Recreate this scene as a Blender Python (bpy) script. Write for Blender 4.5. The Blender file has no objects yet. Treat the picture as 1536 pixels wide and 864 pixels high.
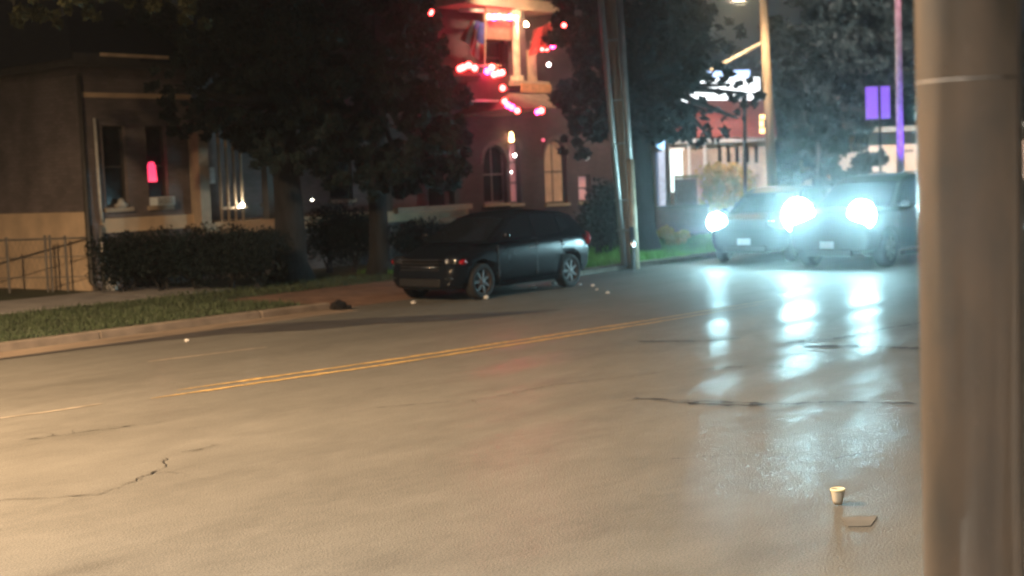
import bpy, bmesh, math, random
import numpy as np
from mathutils import Vector, Matrix
random.seed(7); rng = np.random.default_rng(7)
S = bpy.context.scene; COL = S.collection
# ------------------------------------------------------------------ camera
# world axes: x runs along the road (away to the right), y across the road, z up; camera stands at the near kerb
FPX, CAMH, W, H = 2150.0, 2.1, 1536, 864
yaw, pitch, roll = math.radians(39.5), math.radians(4.44), math.radians(2.2)
F = Vector((math.cos(yaw)*math.cos(pitch), math.sin(yaw)*math.cos(pitch), -math.sin(pitch)))
R0 = Vector((math.sin(yaw), -math.cos(yaw), 0)); U0 = R0.cross(F)
R = R0*math.cos(roll) - U0*math.sin(roll); U = R0*math.sin(roll) + U0*math.cos(roll)
CAM = Vector((0, 0, CAMH))
cd = bpy.data.cameras.new('camera'); cam = bpy.data.objects.new('camera', cd); COL.objects.link(cam)
cam.matrix_world = Matrix(((R.x, U.x, -F.x, CAM.x), (R.y, U.y, -F.y, CAM.y), (R.z, U.z, -F.z, CAM.z), (0, 0, 0, 1)))
cd.sensor_width = 36; cd.lens = 36*FPX/W; cd.clip_start = .05; cd.clip_end = 2000
cd.dof.use_dof = True; cd.dof.focus_distance = 9.0; cd.dof.aperture_fstop = 2.0
S.camera = cam
# ------------------------------------------------------------------ night sky and exposure
wd = bpy.data.worlds.new("World"); S.world = wd; wd.use_nodes = True
nt = wd.node_tree; nt.nodes.clear()
wo = nt.nodes.new('ShaderNodeOutputWorld'); add = nt.nodes.new('ShaderNodeAddShader')
b1 = nt.nodes.new('ShaderNodeBackground'); b2 = nt.nodes.new('ShaderNodeBackground'); sk = nt.nodes.new('ShaderNodeTexSky')
sk.sky_type = 'NISHITA'; sk.sun_disc = False; sk.sun_elevation = math.radians(1); sk.sun_rotation = math.radians(215)
b1.inputs[1].default_value = .0006; nt.links.new(sk.outputs[0], b1.inputs[0])
b2.inputs[0].default_value = (.70, .80, 1, 1); b2.inputs[1].default_value = .026
nt.links.new(b1.outputs[0], add.inputs[0]); nt.links.new(b2.outputs[0], add.inputs[1]); nt.links.new(add.outputs[0], wo.inputs[0])
S.view_settings.view_transform = 'Standard'; S.view_settings.look = 'None'; S.view_settings.gamma = 1; S.view_settings.exposure = 0
S.view_settings.use_curve_mapping = False
S.cycles.volume_bounces = 0; S.cycles.max_bounces = 5; S.cycles.diffuse_bounces = 2; S.cycles.glossy_bounces = 3
S.cycles.sample_clamp_indirect = 4; S.cycles.filter_width = 1.8
HAZE = .0027
LAMP_LEFT, LAMP_NEAR, LAMP_FAR = 27500, 6400, 1200
HEAD = 280

# ------------------------------------------------------------------ helpers
def ray(px, py): return F + R*((px-W/2)/FPX) - U*((py-H/2)/FPX)
def G(px, py, z=0): d = ray(px, py); return CAM + d*((z-CAMH)/d.z)       # point on the ground seen at that place
def P(px, py, depth): return CAM + ray(px, py)*depth                      # point at a depth along the view
def T(px, py, t): d = ray(px, py); return CAM + d*(t/d.y)                 # point on a facade plane y=t
def tag(o, label=None, cat=None, group=None, kind=None):
    for k, v in (('label', label), ('category', cat), ('group', group), ('kind', kind)):
        if v: o[k] = v
    return o
def thing(name, loc, label, cat, group=None, rz=0):
    o = bpy.data.objects.new(name, None); COL.objects.link(o); o.location = loc; o.rotation_euler.z = rz
    o.empty_display_size = .1
    return tag(o, label, cat, group)
def wloc(o):
    v = Vector((0, 0, 0))
    while o: v += o.location; o = o.parent
    return v
class MB:
    """collects shapes, then links them as one mesh object"""
    def __init__(s): s.v, s.f, s.m, s.cur = [], [], [], 0
    def add(s, vs, fs):
        n = len(s.v); s.v += [tuple(a) for a in vs]; s.f += [tuple(i+n for i in f) for f in fs]; s.m += [s.cur]*len(fs); return s
    def box(s, a, b):
        x0, y0, z0 = a; x1, y1, z1 = b
        return s.add([(x0,y0,z0),(x1,y0,z0),(x1,y1,z0),(x0,y1,z0),(x0,y0,z1),(x1,y0,z1),(x1,y1,z1),(x0,y1,z1)],
                     [(0,3,2,1),(4,5,6,7),(0,1,5,4),(1,2,6,5),(2,3,7,6),(3,0,4,7)])
    def tube(s, pts, rad, n=10, cap=True):
        pts = [Vector(p) for p in pts]; rads = rad if hasattr(rad, '__len__') else [rad]*len(pts)
        vs, fs = [], []
        up = Vector((0, 0, 1))
        for i, p in enumerate(pts):
            d = (pts[min(i+1, len(pts)-1)] - pts[max(i-1, 0)]).normalized()
            a = d.cross(up if abs(d.z) < .9 else Vector((1, 0, 0))).normalized(); b = d.cross(a)
            for k in range(n):
                t = 2*math.pi*k/n; vs.append(p + (a*math.cos(t) + b*math.sin(t))*rads[i])
        for i in range(len(pts)-1):
            for k in range(n): fs.append((i*n+k, i*n+(k+1) % n, (i+1)*n+(k+1) % n, (i+1)*n+k))
        if cap: fs += [tuple(range(n)), tuple(range((len(pts)-1)*n, len(pts)*n))]
        return s.add(vs, fs)
    def lathe(s, prof, c=(0,0,0), n=24, axis='z'):
        vs, fs = [], []
        for r, z in prof:
            for k in range(n):
                a = 2*math.pi*k/n; p = (r*math.cos(a), r*math.sin(a), z)
                if axis == 'y': p = (p[0], p[2], p[1])
                if axis == 'x': p = (p[2], p[0], p[1])
                vs.append((p[0]+c[0], p[1]+c[1], p[2]+c[2]))
        for i in range(len(prof)-1):
            for k in range(n): fs.append((i*n+k, i*n+(k+1) % n, (i+1)*n+(k+1) % n, (i+1)*n+k))
        return s.add(vs, fs)
    def prism(s, poly, a, b, axis='y'):
        n = len(poly)
        def q(u, v, w): return {'y': (u, w, v), 'x': (w, u, v), 'z': (u, v, w)}[axis]
        vs = [q(u, v, a) for u, v in poly] + [q(u, v, b) for u, v in poly]
        return s.add(vs, [tuple(range(n)), tuple(range(2*n-1, n-1, -1))] + [(i, (i+1) % n, n+(i+1) % n, n+i) for i in range(n)])
    def ball(s, c, r, n=10, sq=(1,1,1)):
        m = n//2; vs, fs = [], []
        for i in range(m+1):
            th = math.pi*i/m
            for k in range(n):
                a = 2*math.pi*k/n; vs.append((c[0]+r*sq[0]*math.sin(th)*math.cos(a), c[1]+r*sq[1]*math.sin(th)*math.sin(a), c[2]+r*sq[2]*math.cos(th)))
        for i in range(m):
            for k in range(n): fs.append((i*n+k, i*n+(k+1) % n, (i+1)*n+(k+1) % n, (i+1)*n+k))
        return s.add(vs, fs)
    def build(s, name, mat, parent=None, label=None, kind=None, smooth=False, local=False, bevel=0):
        me = bpy.data.meshes.new(name)
        off = Vector((0,0,0)) if local or not parent else wloc(parent)
        me.from_pydata([(x-off.x, y-off.y, z-off.z) for x, y, z in s.v], [], s.f)
        for m in (mat if isinstance(mat, (list, tuple)) else [mat]): me.materials.append(m)
        if any(s.m): me.polygons.foreach_set('material_index', s.m)
        bm = bmesh.new(); bm.from_mesh(me); bmesh.ops.remove_doubles(bm, verts=bm.verts, dist=1e-5); bmesh.ops.recalc_face_normals(bm, faces=bm.faces)
        bm.to_mesh(me); bm.free()
        if smooth: me.polygons.foreach_set('use_smooth', [True]*len(me.polygons))
        o = bpy.data.objects.new(name, me); COL.objects.link(o)
        if parent: o.parent = parent
        if bevel:
            md = o.modifiers.new('bevel', 'BEVEL'); md.width = bevel; md.segments = 2; md.limit_method = 'ANGLE'
        return tag(o, label, None, None, kind)
def copy_tree(o, parent=None):
    c = o.copy(); COL.objects.link(c); c.parent = parent
    for ch in list(o.children): copy_tree(ch, c)
    return c

# ------------------------------------------------------------------ materials
MATS = {}
def mat(name, col, rough=.7, metal=0, var=.25, scale=6, bump=0, bscale=40, emit=None, estr=0, coat=0, spec=.5, stretch=(1,1,1), detail=5, hue=None):
    if name in MATS: return MATS[name]
    m = bpy.data.materials.new(name); m.use_nodes = True; n = m.node_tree; b = n.nodes['Principled BSDF']
    b.inputs['Roughness'].default_value = rough; b.inputs['Metallic'].default_value = metal
    b.inputs['Coat Weight'].default_value = coat; b.inputs['Specular IOR Level'].default_value = spec
    tc = n.nodes.new('ShaderNodeTexCoord'); mp = n.nodes.new('ShaderNodeMapping'); mp.inputs['Scale'].default_value = stretch
    n.links.new(tc.outputs['Object'], mp.inputs[0])
    if var:
        nz = n.nodes.new('ShaderNodeTexNoise'); nz.inputs['Scale'].default_value = scale; nz.inputs['Detail'].default_value = detail
        n.links.new(mp.outputs[0], nz.inputs['Vector'])
        rp = n.nodes.new('ShaderNodeValToRGB'); rp.color_ramp.elements[0].position = .3; rp.color_ramp.elements[1].position = .7
        c2 = hue or col
        rp.color_ramp.elements[0].color = tuple(c*(1-var) for c in col) + (1,)
        rp.color_ramp.elements[1].color = tuple(min(1, c*(1+var)) for c in c2) + (1,)
        n.links.new(nz.outputs[0], rp.inputs[0]); n.links.new(rp.outputs[0], b.inputs['Base Color'])
    else: b.inputs['Base Color'].default_value = tuple(col) + (1,)
    if bump:
        nb = n.nodes.new('ShaderNodeTexNoise'); nb.inputs['Scale'].default_value = bscale; nb.inputs['Detail'].default_value = 4
        n.links.new(mp.outputs[0], nb.inputs['Vector'])
        bp = n.nodes.new('ShaderNodeBump'); bp.inputs['Distance'].default_value = bump; n.links.new(nb.outputs[0], bp.inputs['Height'])
        n.links.new(bp.outputs[0], b.inputs['Normal'])
    if emit:
        b.inputs['Emission Color'].default_value = tuple(emit) + (1,); b.inputs['Emission Strength'].default_value = estr
    MATS[name] = m; return m
def brick_mat(name, c1, c2, mortar):
    m = bpy.data.materials.new(name); m.use_nodes = True; n = m.node_tree; b = n.nodes['Principled BSDF']; b.inputs['Roughness'].default_value = .9
    tc = n.nodes.new('ShaderNodeTexCoord'); sp = n.nodes.new('ShaderNodeSeparateXYZ'); n.links.new(tc.outputs['Object'], sp.inputs[0])
    ad = n.nodes.new('ShaderNodeMath'); n.links.new(sp.outputs[0], ad.inputs[0]); n.links.new(sp.outputs[1], ad.inputs[1])
    cb = n.nodes.new('ShaderNodeCombineXYZ'); n.links.new(ad.outputs[0], cb.inputs[0]); n.links.new(sp.outputs[2], cb.inputs[1])
    br = n.nodes.new('ShaderNodeTexBrick'); n.links.new(cb.outputs[0], br.inputs[0])
    br.inputs['Scale'].default_value = 1; br.inputs['Brick Width'].default_value = .22; br.inputs['Row Height'].default_value = .075
    br.inputs['Mortar Size'].default_value = .008; br.inputs['Color1'].default_value = c1 + (1,); br.inputs['Color2'].default_value = c2 + (1,)
    br.inputs['Mortar'].default_value = mortar + (1,)
    nz = n.nodes.new('ShaderNodeTexNoise'); nz.inputs['Scale'].default_value = 1.2; nz.inputs['Detail'].default_value = 6; n.links.new(tc.outputs['Object'], nz.inputs['Vector'])
    mr = n.nodes.new('ShaderNodeMapRange'); mr.inputs[1].default_value = .3; mr.inputs[2].default_value = .7; mr.inputs[3].default_value = .65; mr.inputs[4].default_value = 1.25
    n.links.new(nz.outputs[0], mr.inputs[0])
    mx = n.nodes.new('ShaderNodeMix'); mx.data_type = 'RGBA'; mx.blend_type = 'MULTIPLY'; mx.inputs[0].default_value = 1
    n.links.new(br.outputs[0], mx.inputs[6]); n.links.new(mr.outputs[0], mx.inputs[7]); n.links.new(mx.outputs[2], b.inputs['Base Color'])
    bp = n.nodes.new('ShaderNodeBump'); bp.inputs['Distance'].default_value = .01; bp.invert = True; n.links.new(br.outputs['Fac'], bp.inputs['Height']); n.links.new(bp.outputs[0], b.inputs['Normal'])
    return m
def asphalt_mat():
    m = bpy.data.materials.new('asphalt'); m.use_nodes = True; n = m.node_tree; L = n.links.new; b = n.nodes['Principled BSDF']
    tc = n.nodes.new('ShaderNodeTexCoord')
    def noise(scale, detail, st=(1,1,1), rough=.5):
        mp = n.nodes.new('ShaderNodeMapping'); mp.inputs['Scale'].default_value = st; L(tc.outputs['Object'], mp.inputs[0])
        z = n.nodes.new('ShaderNodeTexNoise'); z.inputs['Scale'].default_value = scale; z.inputs['Detail'].default_value = detail; z.inputs['Roughness'].default_value = rough
        L(mp.outputs[0], z.inputs['Vector']); return z.outputs[0]
    def rng_(src, a, b_, c, d):
        r = n.nodes.new('ShaderNodeMapRange'); r.inputs[1].default_value = a; r.inputs[2].default_value = b_; r.inputs[3].default_value = c; r.inputs[4].default_value = d
        L(src, r.inputs[0]); return r.outputs[0]
    def math_(op, a, b_):
        q = n.nodes.new('ShaderNodeMath'); q.operation = op
        for i, v in enumerate((a, b_)):
            if isinstance(v, (int, float)): q.inputs[i].default_value = v
            else: L(v, q.inputs[i])
        return q.outputs[0]
    big = rng_(noise(.35, 6, (.35, 1, 1)), .3, .7, .82, 1.14)       # worn tracks along the road
    mid = rng_(noise(3, 9, (.5, 1, 1), .7), .3, .7, .86, 1.14)
    stain = rng_(noise(.8, 5, (.3, 1, 1), .6), .56, .72, 1, .80)     # oil and tyre stains
    fine = rng_(noise(75, 3, rough=.7), .3, .7, .62, 1.4)
    f = math_('MULTIPLY', math_('MULTIPLY', math_('MULTIPLY', big, stain), mid), fine)
    mx = n.nodes.new('ShaderNodeMix'); mx.data_type = 'RGBA'; mx.blend_type = 'MULTIPLY'; mx.inputs[0].default_value = 1
    mx.inputs[6].default_value = (.140, .138, .127, 1); L(f, mx.inputs[7]); L(mx.outputs[2], b.inputs['Base Color'])
    sx_ = n.nodes.new('ShaderNodeSeparateXYZ'); L(tc.outputs['Object'], sx_.inputs[0])
    nearlane = rng_(math_('ADD', sx_.outputs[1], math_('MULTIPLY', noise(.5, 3), 3)), 11.5, 7.5, 0, 1)      # coarser, older paving in the near lane
    b.inputs['Roughness'].default_value = .62; b.inputs['Specular IOR Level'].default_value = .12
    grit = noise(60, 3, rough=.6)
    h0 = n.nodes.new('ShaderNodeBump'); L(math_('ADD', .003, math_('MULTIPLY', nearlane, .006)), h0.inputs['Distance']); L(grit, h0.inputs['Height']); L(h0.outputs[0], b.inputs['Normal'])
    # polished, slightly damp skin: bands along the road reflect, the rough bands between them hardly
    h1 = n.nodes.new('ShaderNodeBump'); h1.inputs['Distance'].default_value = .020; L(noise(.8, 1, (.08, 1, 1)), h1.inputs['Height'])
    h2 = n.nodes.new('ShaderNodeBump'); L(math_('ADD', .0008, math_('MULTIPLY', nearlane, .0024)), h2.inputs['Distance']); L(grit, h2.inputs['Height']); L(h1.outputs[0], h2.inputs['Normal'])
    gl = n.nodes.new('ShaderNodeBsdfGlossy'); gl.inputs['Roughness'].default_value = .21; gl.inputs['Color'].default_value = (1, 1, 1, 1); L(h2.outputs[0], gl.inputs['Normal'])
    band = rng_(noise(1.15, 1, (.06, 1, 1), .4), .42, .60, .016, .095)
    w = math_('MULTIPLY', band, rng_(noise(9, 5, (.5, 1, 1)), .35, .65, .5, 1.3))
    ms = n.nodes.new('ShaderNodeMixShader'); L(w, ms.inputs[0]); L(b.outputs[0], ms.inputs[1]); L(gl.outputs[0], ms.inputs[2]); L(ms.outputs[0], n.nodes['Material Output'].inputs[0])
    return m
ASPH = asphalt_mat()
DARKSTRIP = mat('dark_strip', (.045,.042,.042), .75, var=.35, scale=2.5, bump=.002, bscale=90, stretch=(.5,1,1))
CRACK = mat('crack_tar', (.03,.028,.026), .8, var=.3, scale=12)
YEL = mat('yellow_paint', (.40,.27,.10), .7, var=.45, scale=11, detail=10)
WHITEP = mat('worn_white_paint', (.24,.21,.17), .7, var=.4, scale=7, detail=8)
CONC = mat('curb_concrete', (.20,.165,.135), .85, var=.3, scale=3, bump=.004, bscale=30)
SLAB = mat('sidewalk_concrete', (.27,.26,.25), .85, var=.2, scale=2, bump=.003, bscale=40)
DIRT = mat('driveway_dirt', (.17,.105,.075), .9, var=.35, scale=3, bump=.008, bscale=12)
SOIL = mat('lawn_soil', (.035,.045,.022), .95, var=.4, scale=2, bump=.01, bscale=15)
GRASS = mat('grass_blades', (.042,.062,.028), .7, var=.35, scale=3)
BARK = mat('bark', (.028,.028,.029), .95, var=.4, scale=4, bump=.03, bscale=14, stretch=(3,3,.6))
LEAF = mat('leaf_dark', (.024,.037,.034), .6, spec=.12, var=.35, scale=1.3)
HEDGE = mat('leaf_hedge', (.012,.020,.021), .6, spec=.12, var=.3)
LEAFK = mat('leaf_far_dark', (.009,.015,.017), .6, spec=.12, var=.4, scale=1.2)
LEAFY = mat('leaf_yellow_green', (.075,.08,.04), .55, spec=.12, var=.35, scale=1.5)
LEAFT = mat('leaf_blue_green', (.014,.025,.027), .6, spec=.12, var=.4, scale=1.2)
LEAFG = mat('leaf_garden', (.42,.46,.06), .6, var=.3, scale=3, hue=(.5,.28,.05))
BRICK = brick_mat('brick_brown', (.215,.182,.190), (.165,.142,.148), (.17,.15,.14))
BRICKP = brick_mat('brick_mauve', (.105,.066,.080), (.075,.048,.062), (.10,.08,.09))
STUCCO = mat('foundation_stucco', (.66,.50,.34), .85, var=.16, scale=2.2, bump=.004, bscale=25)
TRIM = mat('painted_trim', (.46,.37,.27), .6, var=.15, scale=4)
TRIMD = mat('dark_trim', (.06,.055,.05), .6, var=.2)
WHITE = mat('white_paint', (.72,.70,.66), .5, var=.08)
ROOF = mat('roof_shingle', (.014,.015,.018), .9, var=.3, scale=8, bump=.01, bscale=18)
ROOFR = mat('roof_red_tile', (.42,.10,.08), .8, var=.25, scale=5)
LENSD = mat('dark_lamp_glass', (.02,.022,.025), .08, var=0, spec=.6)
GLASSD = mat('dark_glass', (.012,.014,.017), .08, var=0, spec=.6)
CURT = mat('curtain', (.30,.24,.20), .85, var=.2, scale=6, stretch=(6,6,.5))
METAL = mat('galvanised_metal', (.42,.41,.39), .42, metal=.75, var=.15, scale=5, bump=.002, bscale=18)
FENCE = mat('fence_steel', (.25,.24,.23), .5, metal=.6, var=.2)
WOOD = mat('pole_wood', (.28,.20,.14), .85, var=.3, scale=4, stretch=(4,4,.4), bump=.006, bscale=20)
PAINT = mat('black_car_paint', (.007,.009,.013), .26, var=.1, spec=.2)
MATTE = mat('matte_black_roof', (.008,.009,.012), .6, var=.2, spec=0)  # no specular, so roof and skirts mirror no bulbs
PAINT2 = mat('charcoal_car_paint', (.010,.013,.016), .45, var=.1, spec=.08)
PAINT3 = mat('grey_brown_car_paint', (.030,.026,.024), .45, var=.1, spec=.08)
RUB = mat('tyre_rubber', (.016,.016,.017), .85, var=.2)
RIM = mat('alloy_rim', (.075,.058,.052), .5, metal=0, var=.2)
BLACKP = mat('black_plastic', (.014,.014,.015), .55, var=.1)
CHROME = mat('chrome', (.75,.76,.78), .15, metal=1, var=0)
LENS = mat('lamp_lens', (.35,.36,.38), .12, var=0, spec=.8)
REDL = mat('red_tail_lens', (.35,.01,.02), .2, var=0)
def glow(name, c, s): return mat(name, (.6,.6,.6), .4, var=0, emit=c, estr=s)
HEADM = glow('lit_headlight', (.48,.89,1), HEAD)
HEADS = glow('lit_headlight_small', (.48,.89,1), HEAD*.12)
TAILM = glow('lit_tail_light', (1,.03,.05), 25)

# ------------------------------------------------------------------ setting: ground, road, kerb, pavement
def sheet(name, poly, z, m, kind='structure', parent=None, label=None):
    b = MB(); b.add([(x, y, z) for x, y in poly], [tuple(range(len(poly)))]); return b.build(name, m, parent, label, kind)
gb = MB(); xs = np.linspace(-300, 500, 9); ys = np.linspace(-300, 500, 9)
for i in range(8):
    for j in range(8): gb.add([(xs[i],ys[j],-.03),(xs[i+1],ys[j],-.03),(xs[i+1],ys[j+1],-.03),(xs[i],ys[j+1],-.03)], [(0,1,2,3)])
gb.build('ground', SOIL, kind='structure')
KERB_T = lambda s: 17.55 + (.35*math.sin((s-18)/7) if 18 < s < 40 else 0)
edge = [(-60, 17.55)] + [(s, KERB_T(s)) for s in range(-10, 41, 1)] + [(120, 17.55)]
rb = MB()
for (x0, y0), (x1, y1) in zip(edge, edge[1:]): rb.add([(x0,1.9,0),(x1,1.9,0),(x1,y1,0),(x0,y0,0)], [(0,1,2,3)])
rb.build('road', ASPH, kind='structure')
def ribbon(pts, widths, z, jit=0, step=None):
    b = MB(); pts = [Vector((p[0], p[1], 0)) for p in pts]; L_, R_ = [], []
    for i, p in enumerate(pts):
        d = (pts[min(i+1, len(pts)-1)] - pts[max(i-1, 0)]).normalized(); nrm = Vector((-d.y, d.x, 0)); w = widths[i] if hasattr(widths, '__len__') else widths
        L_.append(p + nrm*(w/2 + random.uniform(-jit, jit)*w)); R_.append(p - nrm*(w/2 + random.uniform(-jit, jit)*w))
    b.add([(v.x, v.y, z) for v in L_ + R_], [(i, i+1, len(pts)+i+1, len(pts)+i) for i in range(len(pts)-1)]); return b
def dens(pts, step=.25, wob=.03):
    out = []
    for a, c in zip(pts, pts[1:]):
        a, c = Vector(a[:2]), Vector(c[:2]); n_ = max(2, int((c-a).length/step))
        for k in range(n_): out.append(a.lerp(c, k/n_) + Vector((random.uniform(-wob, wob), random.uniform(-wob, wob))))
    return out + [Vector(pts[-1][:2])]
# double yellow line, both stripes end where the paint has worn away
yl = [(8.75,12.12),(11.8,11.66),(16.3,11.24),(19.5,11.08)]
for k, (dy, name) in enumerate(((-.11, 'yellow_line'), (.11, 'yellow_line'))):
    q = dens([(x + (0.5 if k else 0), y+dy) for x, y in yl], .16, .005); ribbon(q, [.10*min(1, .15+i/6, .05+(len(q)-i)/26) for i in range(len(q))], .004, .2).build(name, YEL, kind='structure')
ribbon(dens([(6.2,12.5),(8.3,12.2)], .3, .01), .07, .004, .3).build('yellow_line', WHITEP, kind='structure')
ribbon(dens([(10.66,14.62),(12.32,14.34)], .3, .006), .09, .004, .2).build('lane_dash', WHITEP, kind='structure')
for px in ((-60,845),): pass
# darker strip laid over the asphalt in the kerb lane
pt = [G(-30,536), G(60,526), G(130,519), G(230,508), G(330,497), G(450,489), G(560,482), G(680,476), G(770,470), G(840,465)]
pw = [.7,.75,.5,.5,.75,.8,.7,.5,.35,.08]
ribbon([tuple(p)[:2] for p in pt], [w*1.5 for w in pw], .006, .12).build('road_strip', DARKSTRIP, kind='structure')
def crack(pts, w):
    q = dens([tuple(G(*p))[:2] for p in pts], .07, .022); b = MB(); i = 0
    while i < len(q)-2:
        n_ = random.randint(3, 12); seg = q[i:i+n_+1]
        if len(seg) > 2: r_ = ribbon(seg, [w*random.uniform(.25, 1.5)*(.2 if k in (0, len(seg)-1) else 1) for k in range(len(seg))], .008, .4); b.add(r_.v, r_.f)
        i += n_ + (random.randint(1, 3) if random.random() < .3 else 0)
    for _ in range(max(2, len(q)//14)):                                     # side branches
        c = random.choice(q); a_ = random.uniform(0, 6.28); br = [c]
        for k in range(random.randint(3, 8)): a_ += random.uniform(-.7, .7); br.append(br[-1]+Vector((math.cos(a_), math.sin(a_)))*.06)
        r_ = ribbon(br, [w*.5*(1-k/len(br)) for k in range(len(br))], .008, .3); b.add(r_.v, r_.f)
    for _ in range(int(len(q)*.35)):
        c = random.choice(q); x, y = c.x+random.gauss(0, .04), c.y+random.gauss(0, .05); k = random.uniform(.3, 1)*w; b.add([(x-k*1.6,y,.0075),(x,y-k*.6,.0075),(x+k*1.4,y+k*.2,.0075),(x,y+k*.7,.0075)], [(0,1,2,3)])
    b.build('road_crack', CRACK, kind='structure')
crack([(-20,752),(60,748),(150,742),(200,722),(250,700),(248,684),(330,668)], .014)
crack([(40,660),(130,648),(250,632)], .012)
crack([(560,612),(720,600),(830,578),(990,560)], .012)
crack([(945,598),(1060,603),(1180,607),(1260,603),(1400,607)], .035)
crack([(1020,604),(1090,609),(1160,608)], .06)
crack([(1180,516),(1260,508),(1330,493),(1400,482)], .06)
crack([(1200,520),(1300,520),(1400,524)], .08)
crack([(960,513),(1060,512),(1110,508)], .06)
crack([(1045,556),(1130,549),(1210,555)], .035)
crack([(1000,690),(1100,684),(1240,690),(1330,676)], .014)
# kerb, stone by stone (the near ones one by one)
kerb = thing('curb', (0, 17.6, 0), 'pale concrete curb along the far side of the road', 'curb'); kerb['kind'] = 'structure'; del kerb['label'], kerb['category']
s = -12.0
while s < 60:
    e = s + (3.0 if s < 40 else 10)
    if e <= 16.6 or s >= 21:
        k0, k1 = KERB_T(s), KERB_T(e); b = MB()
        b.add([(s+.01,k0,-.02),(e-.01,k1,-.02),(e-.01,k1+.16,-.02),(s+.01,k0+.16,-.02),(s+.01,k0+.02,.12),(e-.01,k1+.02,.12),(e-.01,k1+.16,.125),(s+.01,k0+.16,.125)],
              [(0,3,2,1),(4,5,6,7),(0,1,5,4),(1,2,6,5),(2,3,7,6),(3,0,4,7)]); b.build('curb_stone', CONC, kerb, bevel=.015)
    s = e if e != 15 else 15
    if abs(s-15) < .1:
        b = MB(); b.box((15.01,17.55,-.02),(16.5,17.71,.12)); b.build('curb_stone', CONC, kerb, bevel=.03); s = 21.0
near = MB(); near.box((-60,1.55,-.02),(120,1.9,.12)); near.build('near_curb', CONC, kind='structure')
near = MB(); near.box((-60,-2.2,-.02),(120,1.54,.115)); near.build('near_sidewalk', SLAB, kind='structure')
g = MB(); g.add([(16.45,17.5,.002),(21.1,17.6,.002),(21.6,18.9,.10),(21.9,20.2,.115),(16.2,20.0,.115),(16.3,18.7,.10)], [(0,1,2,3,4,5)]); g.build('driveway_apron', DIRT, kind='structure')
g = MB(); g.box((-12,16.9,-.02),(16.5,17.548,.009)); g.build('gutter', mat('gutter_concrete', (.20,.155,.115), .9, var=.35, scale=1.5, bump=.003, stretch=(.4,1,1)), kind='structure')
vg = MB()
for a, c in ((-12, 16.2), (21.9, 60)): vg.add([(a,17.71,.115),(c,17.71,.115),(c,40,.115),(a,40,.115)], [(0,1,2,3)])
vg.add([(16.2,20.0,.115),(21.9,20.2,.115),(21.9,40,.115),(16.2,40,.115)], [(0,1,2,3)]); vg.add([(-60,17.71,.10),(-12,17.71,.10),(-12,80,.10),(-60,80,.10)], [(0,1,2,3)])
vg.build('lawn', SOIL, kind='structure')
walk = thing('sidewalk', (10,23.7,.12), 'x', 'x'); del walk['label'], walk['category']; walk['kind'] = 'structure'
for k in range(15):
    a = -6 + 1.6*k; b = MB(); b.box((a+.012,21.9,.05),(a+1.588,24.55,.132+random.uniform(0,.006))); b.build('slab', SLAB, walk)
b = MB(); b.box((22.3,22.2,.1),(25.6,22.45,.22)); b.build('garden_edging', CONC, kind='structure')
def blades(name, regions, m, hgt, n_per):
    V, Fc = [], []
    for (x0, x1, y0, y1, dn) in regions:
        N = int((x1-x0)*(y1-y0)*n_per*dn); p = rng.random((N, 2))*[x1-x0, y1-y0] + [x0, y0]; a = rng.random(N)*math.pi; h = hgt*(.4+.9*rng.random(N)); w = .008+.01*rng.random(N)
        cl = .5+.5*np.sin(p[:,0]*2.3+np.sin(p[:,1]*3))*np.cos(p[:,1]*2.9); h = h*(.7+.6*cl)
        dx, dy = np.cos(a)*w, np.sin(a)*w; lx, ly = (rng.random(N)-.5)*h, (rng.random(N)-.5)*h
        base = len(V)*0 + sum(len(v) for v in V)
        V.append(np.stack([np.stack([p[:,0]-dx, p[:,1]-dy, np.full(N,.112)],1), np.stack([p[:,0]+dx, p[:,1]+dy, np.full(N,.112)],1), np.stack([p[:,0]+lx, p[:,1]+ly, .112+h],1)],1).reshape(-1,3))
        Fc.append(np.arange(N*3).reshape(-1,3)+base)
    return raw(name, np.concatenate(V), np.concatenate(Fc), m)
def raw(name, V, Fc, m, parent=None, kind=None, mi=None):
    me = bpy.data.meshes.new(name); k = Fc.shape[1]; me.vertices.add(len(V)); me.vertices.foreach_set('co', V.astype(np.float32).ravel())
    me.loops.add(Fc.size); me.loops.foreach_set('vertex_index', Fc.astype(np.int32).ravel()); me.polygons.add(len(Fc))
    me.polygons.foreach_set('loop_start', np.arange(0, Fc.size, k, dtype=np.int32)); me.polygons.foreach_set('loop_total', np.full(len(Fc), k, dtype=np.int32))
    for q in (m if isinstance(m, (list, tuple)) else [m]): me.materials.append(q)
    if mi is not None: me.polygons.foreach_set('material_index', mi.astype(np.int32))
    me.update(calc_edges=True); o = bpy.data.objects.new(name, me); COL.objects.link(o)
    if parent: o.parent = parent
    if kind: o['kind'] = kind
    return o
gr = blades('grass', [(6,16.2,17.75,21.85,1.0),(16.2,22,20.1,22.2,.6),(24,24.01,17.9,18,.1)], GRASS, .07, 420)
GRASSB = mat('lamplit_grass', (.10,.28,.04), .7, var=.3, scale=3)  # taller grass; the lamplight on it is put into the green
gr2 = blades('lamplit_grass', [(21.9,42,17.95,22.5,1)], GRASSB, .12, 420); tag(gr2, 'bright green grass on the verge round the utility pole', 'grass', kind='stuff')
tag(gr, 'short patchy green grass on the verge beyond the curb', 'grass', kind='stuff')

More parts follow.
